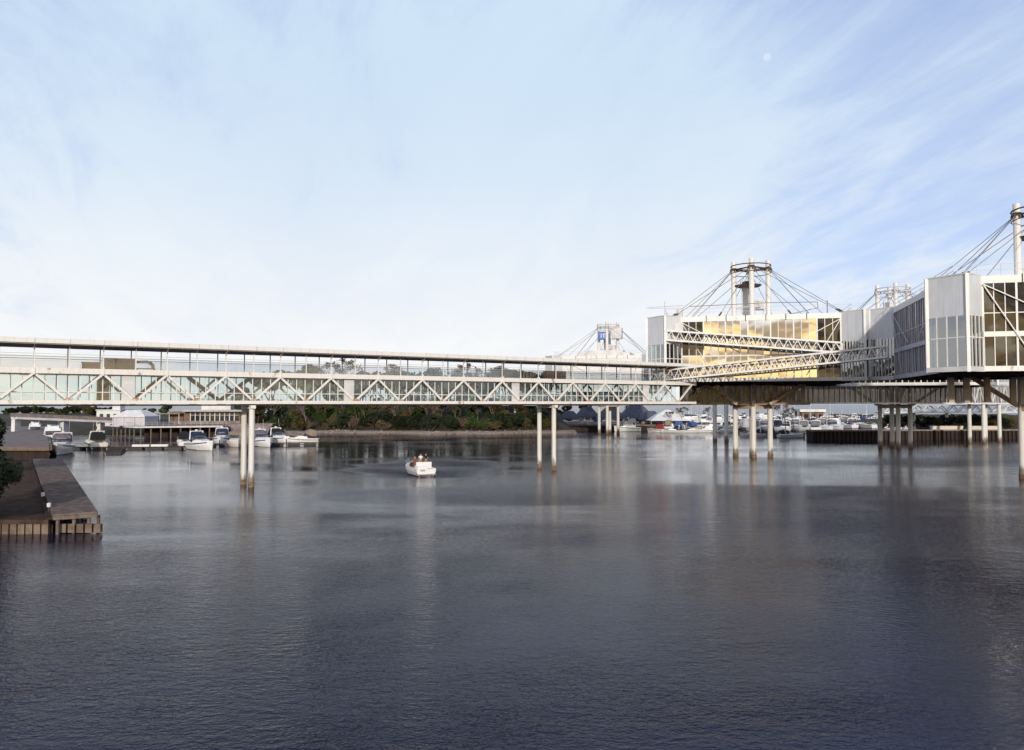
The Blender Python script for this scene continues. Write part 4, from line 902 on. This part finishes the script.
for i in range(9):
    x = -84 + i * 9.6 + rnd.uniform(-2, 2); y = shore(x) + rnd.uniform(9, 12)
    row_b.append(put(rnd.choice(bares), (x, y, bank_z(x, y)), rnd.uniform(0, 6), rnd.uniform(.6, .8), 'tall trees at the back of the wooded bank'))
from_left(row_s, 'shrub at the water edge of the wooded bank, {}')
from_left(row_t, 'leafy tree on the slope of the wooded bank, {}')
from_left(row_b, 'tall pale-stemmed tree rising through the wooded bank, {}')
for o in row_t:
    if o.name.startswith('shrub'): o['label'] = o['label'].replace('leafy tree', 'big bush'); o.scale = [v * 1.5 for v in o.scale]
# west island: dark treeline and a few trees round the buildings
wl = []
for i in range(44):
    px = 6 + i * 2.6 + rnd.uniform(-2, 2); d = rnd.uniform(335, 380)
    wl.append(put(trees[2] if i % 4 else trees[0], (gx(px, d), d, 2.2), rnd.uniform(0, 6), rnd.uniform(.38, .56), 'dark treeline beyond the low footbridge'))
from_left(wl, 'dark far tree in the line beyond the low footbridge, {}')
wt = []
for px, d, s in ((88, 232, .62), (95, 236, .5), (150, 242, .48), (164, 238, .55), (242, 226, .55), (249, 224, .7), (258, 228, .62), (246, 236, .8)):
    wt.append(put(rnd.choice((trees[0], trees[1], trees[2])), (gx(px, d), d, 3.2), rnd.uniform(0, 6), s, 'trees round the waterside buildings'))
from_left(wt, 'green tree among the waterside terrace buildings, {}')
# the dark tree and bushes overhanging the lower quay
t1 = make_tree('shoreline_tree', 8.4, 3.1, 'leaf_dark', 9000, .17, 31, trunk_share=.3); place(t1, (-38.2, 52.5, .85), .4); t1['label'] = 'dark tree overhanging the lower quay at the left edge'
t2 = make_shrub(4.4, 'leaf_dark', 7000, .13, 32); place(t2, (-39.6, 55.8, .85), 1.0); t2['label'] = 'dark bush under the overhanging tree on the lower quay'
t3 = make_shrub(3.6, 'leaf_dark', 5000, .13, 33); place(t3, (-43.6, 63, .85), 2.0); t3['label'] = 'dark bush farther back on the lower quay, beside the harbour quay'
# hillock scrub and harbour trees on the right
hs = []
for i in range(22):
    px = 884 + i * 6 + rnd.uniform(-2, 2); d = rnd.uniform(202, 216)
    hs.append(put(shrubs[2] if i % 3 else shrubs[1], (gx(px, d), d, 2.2), rnd.uniform(0, 6), rnd.uniform(.6, 1.0), 'dark scrub on the breakwater hillock'))
from_left(hs, 'dark scrub bush behind the sheet-pile wall, {}')
bt = []
for px, d, s in ((671, 262, .55), (681, 264, .62), (785, 232, .62), (793, 236, .5), (708, 270, .5)):
    bt.append(put(rnd.choice(bares), (gx(px, d), d, 1.4), rnd.uniform(0, 6), s, 'bare trees in the marina'))
from_left(bt, 'bare tree among the marina boats, {}')
et = []
for px, d, s in ((566, 300, .7), (584, 308, .75), (612, 300, .6), (632, 306, .7), (560, 282, .55)):
    et.append(put(rnd.choice(trees), (gx(px, d), d, 1.9), rnd.uniform(0, 6), s, 'trees behind the harbour houses'))
from_left(et, 'green tree behind the dark-roofed harbour houses, {}')

# ------------------------------------------------------------------ boats
def hull_rings(L, B, fb, sheer):
    rings = []
    for k in range(11):
        u = k / 10; x = -L / 2 + L * u
        w_ = B / 2 * (.92 + .08 * min(1, u * 3)) * (1 if u < .5 else max(.03, (1 - ((u - .5) / .5) ** 2.2)))
        zt = fb + sheer * u ** 2; wk = w_ * (.80 if u < .6 else .80 - .35 * (u - .6) / .4)
        rake = .0 if u < .85 else (u - .85) * 3.2
        kl = -.45 + (.0 if u < .7 else (u - .7) * 1.5)
        rings.append([(x + rake * .5, -w_, zt), (x + rake * .25, -w_ * .97, zt * .6), (x, -wk, .08), (x - rake * .2, 0, kl), (x, wk, .08), (x + rake * .25, w_ * .97, zt * .6), (x + rake * .5, w_, zt)])
    return rings
def make_boat(name, L, B, hullm='gelcoat', canvas='navy', style='express', stripe='canvas_navy', arch=True, cat='boat'):
    t = thing(name, '', cat); pt = mk(t); fb, sh = .16 * B + .45, .11 * L * .45; rings = hull_rings(L, B, fb, sh)
    h = pt('hull', M[hullm], lambda mb: mb.loft(rings), smooth=False)
    if stripe: pt('stripe', M[stripe], lambda mb: [mb.loft([[(r[i][0], r[i][1] * 1.012, r[i][2] - .10), (r[i][0], r[i][1] * 1.012, r[i][2] - .24), (r[i][0], r[i][1] * 1.002, r[i][2] - .24), (r[i][0], r[i][1] * 1.002, r[i][2] - .10)] for r in rings[:-1]]) for i in (0, 6)], h)
    pt('boot_top', M['antifoul'], lambda mb: mb.loft([[(r[2][0], r[2][1] * 1.01, .14), (r[3][0], 0, r[3][2] - .02), (r[4][0], r[4][1] * 1.01, .14)] for r in rings[:-1]]), h)
    def zt(u): return fb + sh * u * u
    bw = B * .40
    # foredeck and trunk cabin
    def cab(u0, u1, hw0, hw1, hh, m, nm, zoff=0, slope=.55):
        x0, x1 = -L / 2 + L * u0, -L / 2 + L * u1; z0 = zt(u0) - .05 + zoff; z1 = zt((u0 + u1) / 2) + hh + zoff
        return pt(nm, m, lambda mb: mb.loft([[(x0, -hw0, z0), (x0, hw0, z0), (x1, hw1, z0 + .02), (x1, -hw1, z0 + .02)], [(x0 + .12, -hw0 * .88, z1), (x0 + .12, hw0 * .88, z1), (x1 - (x1 - x0) * slope, hw1 + (hw0 - hw1) * slope * .8, z1), (x1 - (x1 - x0) * slope, -hw1 - (hw0 - hw1) * slope * .8, z1)]]))
    if style == 'open':
        pt('deck', M[hullm], lambda mb: mb.loft([[(r[0][0], r[0][1] * .96, r[0][2] - .02), (r[6][0], r[6][1] * .96, r[6][2] - .02), (r[6][0], r[6][1] * .9, r[6][2] + .06), (r[0][0], r[0][1] * .9, r[0][2] + .06)] for r in rings[6:-1]]))
        pt('side_deck', M[hullm], lambda mb: [mb.loft([[(r[i][0], r[i][1], r[i][2] - .02), (r[i][0], r[i][1] * .82, r[i][2] - .02), (r[i][0], r[i][1] * .82, r[i][2] + .05), (r[i][0], r[i][1], r[i][2] + .05)] for r in rings[:7]]) for i in (0, 6)])
        pt('cockpit_floor', M['gelcoat_grey'], lambda mb: mb.box(-L / 2 + .5, L * .1, -B * .37, B * .37, fb + .001, fb + .03))
    else:
        pt('deck', M[hullm], lambda mb: mb.loft([[(r[0][0], r[0][1] * .97, r[0][2] - .03), (r[6][0], r[6][1] * .97, r[6][2] - .03), (r[6][0], r[6][1] * .9, r[6][2] + .07), (r[0][0], r[0][1] * .9, r[0][2] + .07)] for r in rings]))
        cab(.34, .86, bw, bw * .38, .42, M[hullm], 'cabin')
        if style == 'fly':
            c = cab(.22, .66, bw, bw * .8, 1.55, M[hullm], 'saloon', 0, .30)
            zz = zt(.44)
            pt('saloon_windows', M['screen'], lambda mb: mb.loft([[(-L * .27, -bw * .97, zz + .55), (-L * .27, bw * .97, zz + .55), (L * .13, bw * .80, zz + .55), (L * .13, -bw * .80, zz + .55)], [(-L * .262, -bw * .93, zz + 1.15), (-L * .262, bw * .93, zz + 1.15), (L * .085, bw * .80, zz + 1.15), (L * .085, -bw * .80, zz + 1.15)]]), c)
            cab(.20, .48, bw * .8, bw * .6, 2.2, M[hullm], 'flybridge', .05, .25)
            pt('flybridge_screen', M['screen'], lambda mb: mb.loft([[(-.2, -bw * .6, zz + 2.2), (-.2, bw * .6, zz + 2.2), (-.1, bw * .6, zz + 2.2), (-.1, -bw * .6, zz + 2.2)], [(-.5, -bw * .55, zz + 2.6), (-.5, bw * .55, zz + 2.6), (-.42, bw * .55, zz + 2.6), (-.42, -bw * .55, zz + 2.6)]]))
    # windscreen and canvas
    xs = -L / 2 + L * (.40 if style != 'open' else .56); zs = zt(.42) + (.42 if style != 'open' else .10)
    if style != 'fly':
        pt('windscreen', M['screen'], lambda mb: mb.loft([[(xs + .75, -bw * .55, zs), (xs + .1, -bw * .97, zs), (xs - .7, -bw * 1.02, zs - .08), (xs - .7, bw * 1.02, zs - .08), (xs + .1, bw * .97, zs), (xs + .75, bw * .55, zs)], [(xs + .25, -bw * .5, zs + .55), (xs - .2, -bw * .86, zs + .55), (xs - .75, -bw * .95, zs + .45), (xs - .75, bw * .95, zs + .45), (xs - .2, bw * .86, zs + .55), (xs + .25, bw * .5, zs + .55)]]))
        pt('screen_frame', M['chrome'], lambda mb: [mb.bar((xs + .25, -bw * .5, zs + .57), (xs + .25, bw * .5, zs + .57), .05)] + [mb.bar((xs + .25, s * bw * .5, zs + .57), (xs - .75, s * bw * .95, zs + .48), .05) for s in (-1, 1)])
    if canvas:
        x0, x1 = -L / 2 + L * .08, xs - .15 if style != 'fly' else -L * .24
        zc = zs + (1.15 if style != 'fly' else .9)
        pt('canopy', M['canvas_' + canvas], lambda mb: mb.loft([[(x0, -bw * .95, zs + .0), (x0, -bw * .9, zc - .25), (x0 + .1, 0, zc - .05), (x0, bw * .9, zc - .25), (x0, bw * .95, zs + .0)], [((x0 + x1) / 2, -bw, zs + .05), ((x0 + x1) / 2, -bw * .92, zc - .1), ((x0 + x1) / 2, 0, zc + .1), ((x0 + x1) / 2, bw * .92, zc - .1), ((x0 + x1) / 2, bw, zs + .05)], [(x1, -bw * .95, zs + .45), (x1, -bw * .88, zc - .3), (x1, 0, zc - .12), (x1, bw * .88, zc - .3), (x1, bw * .95, zs + .45)]]))
    if arch and style != 'open':
        xa_ = -L / 2 + L * .20
        pt('radar_arch', M[hullm], lambda mb: (mb.bar((xa_ + .3, -bw, zs), (xa_, -bw * .85, zs + 1.3), .14, .3), mb.bar((xa_ + .3, bw, zs), (xa_, bw * .85, zs + 1.3), .14, .3), mb.bar((xa_, -bw * .9, zs + 1.3), (xa_, bw * .9, zs + 1.3), .3, .12), mb.tube((xa_, 0, zs + 1.36), (xa_, 0, zs + 1.55), .28, 10), mb.tube((xa_, bw * .6, zs + 1.3), (xa_ - .3, bw * .6, zs + 3.0), .02, 4)))
    def rail(mb):
        for s in (0, 6):
            pts = [Vector((r[s][0], r[s][1] * .93, r[s][2] + .55)) for r in rings[5:]]; pts[-1].y *= .5
            for a, b_ in zip(pts, pts[1:]): mb.tube(a, b_, .022, 4)
            for q in pts: mb.tube(q, q - Vector((0, 0, .5)), .018, 4)
    pt('bow_rail', M['chrome'], rail)
    return t
def make_sail(L, B):
    t = make_boat('sailboat', L, B, 'gelcoat', None, 'express', 'canvas_blue', False); pt = mk(t)
    ms = pt('mast', M['wall_white'], lambda mb: mb.tube((L * .08, 0, 1.2), (L * .08, 0, 1.2 + L * 1.25), .09, 8, .06)); pt('boom', M['canvas_blue'], lambda mb: mb.tube((L * .07, 0, 2.4), (-L * .33, 0, 2.3), .16, 8, .12), ms)
    pt('stay', M['cable'], lambda mb: [mb.tube((L * .08, 0, 1.2 + L * 1.22), q, .015, 4) for q in ((L * .49, 0, 1.3), (-L * .48, 0, 1.1), (L * .05, B * .45, 1), (L * .05, -B * .45, 1))], ms)
    return t
def moor(o, px, py, heading, label, group=None, d=None):
    d = d or 9 * FPX / (py - 404); place(o, (gx(px, d), d, 0), R(heading), (1, 1, 1.28)); o['label'] = label
    if group: o['group'] = group
    return o
G = 'boats moored at the left docks'
moor(make_boat('cabin_cruiser', 10.5, 3.5, 'gelcoat', 'navy', 'fly', 'canvas_navy'), 36, 433, -58, 'farthest white flybridge cruiser against the pinkish harbour quay', G, 205)
moor(make_boat('cabin_cruiser', 13.0, 4.3, 'gelcoat', 'black', 'fly', 'canvas_black'), 54, 440, -60, 'biggest white flybridge cruiser beside the harbour quay, behind a mauve-covered cruiser', G, 168)
moor(make_boat('cabin_cruiser', 10.0, 3.9, 'gelcoat_cream', 'mauve', 'express', 'canvas_grey'), 62, 455, -66, 'cream cruiser with mauve canvas pointing its bow at the viewer by the harbour quay', G, 138)
moor(make_boat('cabin_cruiser', 9.0, 3.4, 'gelcoat_cream', 'black', 'express', 'canvas_black'), 96, 447, 128, 'cream cruiser under a black canopy at the dark floating dock', G, 154)
moor(make_boat('motorboat', 6.4, 2.5, 'gelcoat', 'black', 'express', None, False), 184, 446, 118, 'small white motorboat with upright black canopy at the left end of the cruiser row', G, 162)
moor(make_boat('cabin_cruiser', 9.6, 3.5, 'gelcoat', 'navy', 'express', 'canvas_black'), 203, 452, -46, 'white cruiser with dark bottom, bow towards the viewer, second in the cruiser row', G, 150)
moor(make_boat('cabin_cruiser', 9.2, 3.4, 'gelcoat', 'navy', 'express', 'canvas_navy'), 222, 447, -72, 'white cruiser under a long navy canopy just left of the first piers', G, 170)
moor(make_boat('motorboat', 6.6, 2.6, 'gelcoat_cream', 'tan', 'express', None, False), 236, 448, -60, 'small cream motorboat with tan cover right behind the first piers', G, 161)
moor(make_boat('cabin_cruiser', 9.0, 3.3, 'gelcoat', 'mauve', 'express', 'canvas_navy'), 264, 448, -55, 'white cruiser with mauve-grey canvas just right of the first piers', G, 162)
moor(make_boat('cabin_cruiser', 8.8, 3.2, 'gelcoat', 'black', 'express', 'canvas_black', True), 281, 444, -50, 'white cruiser with black canopy and radar arch, second from the right in the row', G, 173)
moor(make_boat('motorboat', 7.4, 2.8, 'gelcoat', 'tan', 'express', 'canvas_tan', False), 302, 444, 205, 'white motorboat with tan canopy at the right end of the cruiser row', G, 171)
# harbour side
G2 = 'boats at the harbour wall'
moor(make_boat('trawler', 8.5, 3.4, 'gelcoat', None, 'fly', 'canvas_navy'), 627, 432, 188, 'white trawler with tall wheelhouse moored right of the distant pavilion legs', G2, 250)
moor(make_boat('motorboat', 5.2, 2.1, 'gelcoat', 'red', 'open', 'canvas_red', False), 656, 433, 170, 'small boat under a red cover at the harbour jetty', G2, 240)
tb = make_boat('motorboat', 5.5, 2.2, 'gelcoat', 'blue', 'open', 'canvas_blue', False); place(tb, (gx(595, 264), 264, 1.9), R(175)); tb['label'] = 'boat ashore under a bright blue tarpaulin between the distant pavilion legs'; tb['group'] = G2
wb = []
for px in (565, 574, 584, 606, 613):
    o = make_boat('motorboat', 6.5, 2.4, 'gelcoat', rnd.choice((None, 'grey', 'navy')), 'express', 'canvas_navy', False) if not wb else copy_tree(wb[0])
    place(o, (gx(px, 266), 266 + rnd.uniform(-1, 2), 2.0), R(rnd.choice((0, 180)) + rnd.uniform(-20, 20))); o['group'] = 'white boats stored ashore behind the harbour wall'; wb.append(o)
from_left(wb, 'white boat stored ashore on the brown harbour wall, {}')
# the crowded marina
protos = [make_boat('marina_boat', 8.5, 3.1, 'gelcoat', 'navy', 'express', 'canvas_navy'), make_boat('marina_boat', 9.5, 3.4, 'gelcoat', 'grey', 'express', 'canvas_grey'), make_boat('marina_boat', 10.5, 3.6, 'gelcoat', None, 'fly', 'canvas_navy'),
          make_boat('marina_boat', 7.0, 2.6, 'gelcoat', 'tan', 'express', None, False), make_boat('marina_boat', 8.0, 2.9, 'gelcoat_cream', 'blue', 'express', 'canvas_blue', False), make_boat('marina_boat', 9.0, 3.2, 'gelcoat', None, 'express', 'canvas_black'), make_sail(8.5, 2.8)]
for r, (d, n) in enumerate(((255, 18), (271, 17), (285, 19), (302, 19), (317, 18), (334, 18), (352, 18), (378, 18))):
    rowb = []
    for i in range(n):
        px = 662 + ((838 if r < 2 else 884) - 662) * (i + .5) / n + rnd.uniform(-2.2, 2.2)
        pr = rnd.choice(protos[:6] + protos[:3] + ([protos[6]] if r > 0 else []))
        o = put(pr, (gx(px, d), d + rnd.uniform(-1, 1), 0), R(rnd.choice((90, -90)) + rnd.uniform(-25, 25)), (1, 1.1, rnd.uniform(1.2, 1.5)), 'boats packed in the marina'); rowb.append(o)
    from_left(rowb, 'moored boat in the ' + ORD[r] + ' nearest marina row, {}')
    for o in rowb:
        if o.name.startswith('sailboat'): o['label'] = o['label'].replace('moored boat', 'moored sailboat with bare mast')
jb = []
for px, d in ((672, 238), (690, 239), (706, 240), (722, 240), (752, 210), (790, 204)):
    jb.append(put(rnd.choice(protos[:6]), (gx(px, d), d, 0), R(rnd.choice((5, 180))), .8, 'boats lying along the timber jetties'))
from_left(jb, 'boat lying along the timber jetties before the marina, {}')

# ------------------------------------------------------------------ people
def person(label, loc, rz, joints, shirt, trousers, hair='hair', group='people aboard the runabout'):
    """one continuous skinned body: joints give pelvis, chest, neck, head and limb ends in metres"""
    J = joints; V_, E_, Rr = [], [], []
    def v(p, r, par=None):
        V_.append(tuple(p)); Rr.append(r); i = len(V_) - 1
        if par is not None: E_.append((par, i))
        return i
    pel = v(J['pelvis'], .135); wa = v(Vector(J['pelvis']).lerp(Vector(J['chest']), .5), .125, pel); ch = v(J['chest'], .15, wa)
    nk = v(J['neck'], .055, ch); hd0 = v(Vector(J['neck']) + (Vector(J['head']) - Vector(J['neck'])) * .6, .088, nk); hd = v(J['head'], .10, hd0); v(Vector(J['head']) + Vector((0, 0, .08)), .075, hd)
    v(Vector(J['head']) + Vector((.11, 0, -.01)), .016, hd)                       # nose
    for s in (-1, 1): v(Vector(J['head']) + Vector((0, s * .098, 0)), .018, hd)      # ears
    for s in ('l', 'r'):
        sh = v(J['sho_' + s], .072, ch); el = v(J['elb_' + s], .046, sh); wr = v(J['wri_' + s], .032, el)
        d = (Vector(J['wri_' + s]) - Vector(J['elb_' + s])).normalized(); pa = v(Vector(J['wri_' + s]) + d * .07, .036, wr); side = d.orthogonal().normalized(); dn = d.cross(side)
        for k in range(4):
            b0 = Vector(J['wri_' + s]) + d * .10 + side * (k - 1.5) * .021; f1 = v(b0 + d * (.035 + .006 * (k in (1, 2))), .009, pa); v(b0 + d * (.06 + .008 * (k in (1, 2))) + dn * .02, .008, f1)
        th = v(Vector(J['wri_' + s]) + d * .05 + side * .045, .011, wr); v(Vector(J['wri_' + s]) + d * .085 + side * .055, .009, th)
        hp = v(J['hip_' + s], .10, pel); kn = v(J['kne_' + s], .064, hp); an = v(J['ank_' + s], .044, kn); v(J['toe_' + s], .038, an)
    me = bpy.data.meshes.new('person'); me.from_pydata(V_, E_, []); o = bpy.data.objects.new('person', me); COL.objects.link(o)
    md = o.modifiers.new('skin', 'SKIN'); md.use_smooth_shade = True
    for i, sv_ in enumerate(me.skin_vertices[0].data): sv_.radius = (Rr[i], Rr[i]); sv_.use_root = (i == 0)
    sb = o.modifiers.new('sub', 'SUBSURF'); sb.levels = sb.render_levels = 1
    dg = bpy.context.evaluated_depsgraph_get(); m2 = bpy.data.meshes.new_from_object(o.evaluated_get(dg)); o.modifiers.clear(); o.data = m2; m2.name = 'person'
    m2.materials.clear()
    for k in ('skin', shirt, trousers): m2.materials.append(M[k])
    pz, nz = Vector(J['pelvis']).z, Vector(J['neck']).z
    for f in m2.polygons:
        c = f.center; f.use_smooth = True
        nearest = min(range(len(V_)), key=lambda i: (Vector(V_[i]) - c).length - Rr[i])
        f.material_index = 0
        if nearest in (1, 2) or (nearest == 0 and c.z > pz + .08): f.material_index = 1
        elif nearest == 0: f.material_index = 2
        for s in ('l', 'r'):
            for kk, mi in (('sho_', 1), ('hip_', 2), ('kne_', 2)):
                if (Vector(V_[nearest]) - Vector(J[kk + s])).length < 1e-6: f.material_index = mi
    tag(o, label, 'person', group); place(o, loc, rz)
    mb = MB(); hc = Vector(J['head']) + Vector((-.015, 0, .055)); rings = []
    for k in range(6):
        a = k / 5 * math.pi * .55; rings.append([hc + Vector((.118 * math.sin(a) * math.cos(t) - (.02 if k > 3 else 0), .112 * math.sin(a) * math.sin(t), .115 * math.cos(a) - .0)) for t in [i * math.pi / 5 for i in range(10)]])
    rings[0] = [hc + Vector((.01 * math.cos(i), .01 * math.sin(i), .115)) for i in [q * math.pi / 5 for q in range(10)]]
    mb.loft(rings); mb.build('hair', M[hair], o, True)
    return o
def pose(seat=True):
    if seat:
        J = dict(pelvis=(0, 0, .12), chest=(.02, 0, .48), neck=(.04, 0, .68), head=(.07, 0, .84))
        for s, y in (('l', .1), ('r', -.1)):
            J.update({'sho_' + s: (.03, y * 2.0, .60), 'elb_' + s: (.10, y * 2.5, .32), 'wri_' + s: (.33, y * 1.6, .24), 'hip_' + s: (.05, y, .10), 'kne_' + s: (.46, y * 1.2, .12), 'ank_' + s: (.48, y * 1.2, -.32), 'toe_' + s: (.62, y * 1.3, -.38)})
    else:
        J = dict(pelvis=(0, 0, .95), chest=(.03, 0, 1.28), neck=(.03, 0, 1.49), head=(.06, 0, 1.64))
        for s, y in (('l', .1), ('r', -.1)):
            J.update({'sho_' + s: (.03, y * 2.0, 1.41), 'elb_' + s: (.05, y * 2.6, 1.13), 'wri_' + s: (.25, y * 2.2, .98), 'hip_' + s: (0, y, .90), 'kne_' + s: (.03, y * 1.1, .50), 'ank_' + s: (0, y * 1.1, .09), 'toe_' + s: (.15, y * 1.4, .04)})
    return J
# the runabout heading away, three people aboard
RB = make_boat('runabout', 7.4, 2.75, 'gelcoat', None, 'open', None, False, 'motorboat'); RBD = 98.5; rbx = gx(418, RBD); RH = 114
place(RB, (rbx, RBD, 0), R(RH)); RB['label'] = 'white open runabout with three people, heading away across the basin'
pt = mk(RB)
pt('transom_hatch', M['gelcoat_grey'], lambda mb: mb.box(-3.715, -3.69, .15, .75, .62, .82)); pt('engine_cover', M['gelcoat'], lambda mb: mb.loft([[(-3.6, -.2, .9), (-2.7, -.2, .9), (-2.7, 1.1, .9), (-3.6, 1.1, .9)], [(-3.5, -.1, 1.22), (-2.8, -.1, 1.22), (-2.8, 1.0, 1.22), (-3.5, 1.0, 1.22)]]))
pt('swim_platform', M['gelcoat_grey'], lambda mb: mb.box(-4.2, -3.72, -1.1, 1.1, .22, .30))
pt('bench_seat', M['gelcoat'], lambda mb: (mb.box(-2.6, -2.0, -1.0, 1.0, .921, 1.25), mb.box(-2.7, -2.6, -1.0, 1.0, .921, 1.7)))
for y in (.55, -.55): pt('helm_seat', M['cushion'], lambda mb: (mb.box(-.9, -.35, y - .28, y + .28, .921, 1.4), mb.box(-1.0, -.9, y - .28, y + .28, .921, 1.95)))
pt('side_screen', M['chrome'], lambda mb: [mb.bar((x, s * 1.05, 1.0), (x - .2, s * 1.0, 1.75), .05) for x in (0, .9) for s in (-1, 1)] + [mb.bar((-.2, s * 1.0, 1.75), (.7, s * 1.0, 1.75), .05) for s in (-1, 1)])
BM = Matrix.Translation((rbx, RBD, 0)) @ Matrix.Rotation(R(RH), 4, 'Z')
person('person in a black top standing at the right side of the runabout', BM @ Vector((-1.55, -.62, .96)), R(RH), pose(False), 'cloth_black', 'cloth_tan')
person('person in a white shirt standing left of the black-topped one aboard the runabout', BM @ Vector((-1.45, .05, .96)), R(RH - 25), pose(False), 'cloth_white', 'cloth_tan')
person('person in a brick red shirt seated at the helm of the runabout', BM @ Vector((-.62, .55, 1.40)), R(RH), pose(True), 'cloth_red', 'cloth_blue')
wp = BP0 + BD * 7.62 + Vector((-BD.y, BD.x, 0)).normalized() * 1.2
person('person in a brick red top walking inside the glazed footbridge right of midspan', (wp.x, wp.y, Z_LC + .27), BROT, pose(False), 'cloth_red', 'cloth_blue', group='people on the footbridge')

t4 = make_shrub(4.2, 'leaf_dark', 7000, .13, 34); place(t4, (-37.4, 51.2, .85), .4); t4['label'] = 'dark bush nearest the viewer at the left edge of the lower quay'

t5 = make_shrub(5.4, 'leaf_dark', 9000, .13, 35); place(t5, (-39.6, 54.4, .85), 2.4); t5['label'] = 'tall dark bush filling in under the overhanging tree crown on the lower quay'
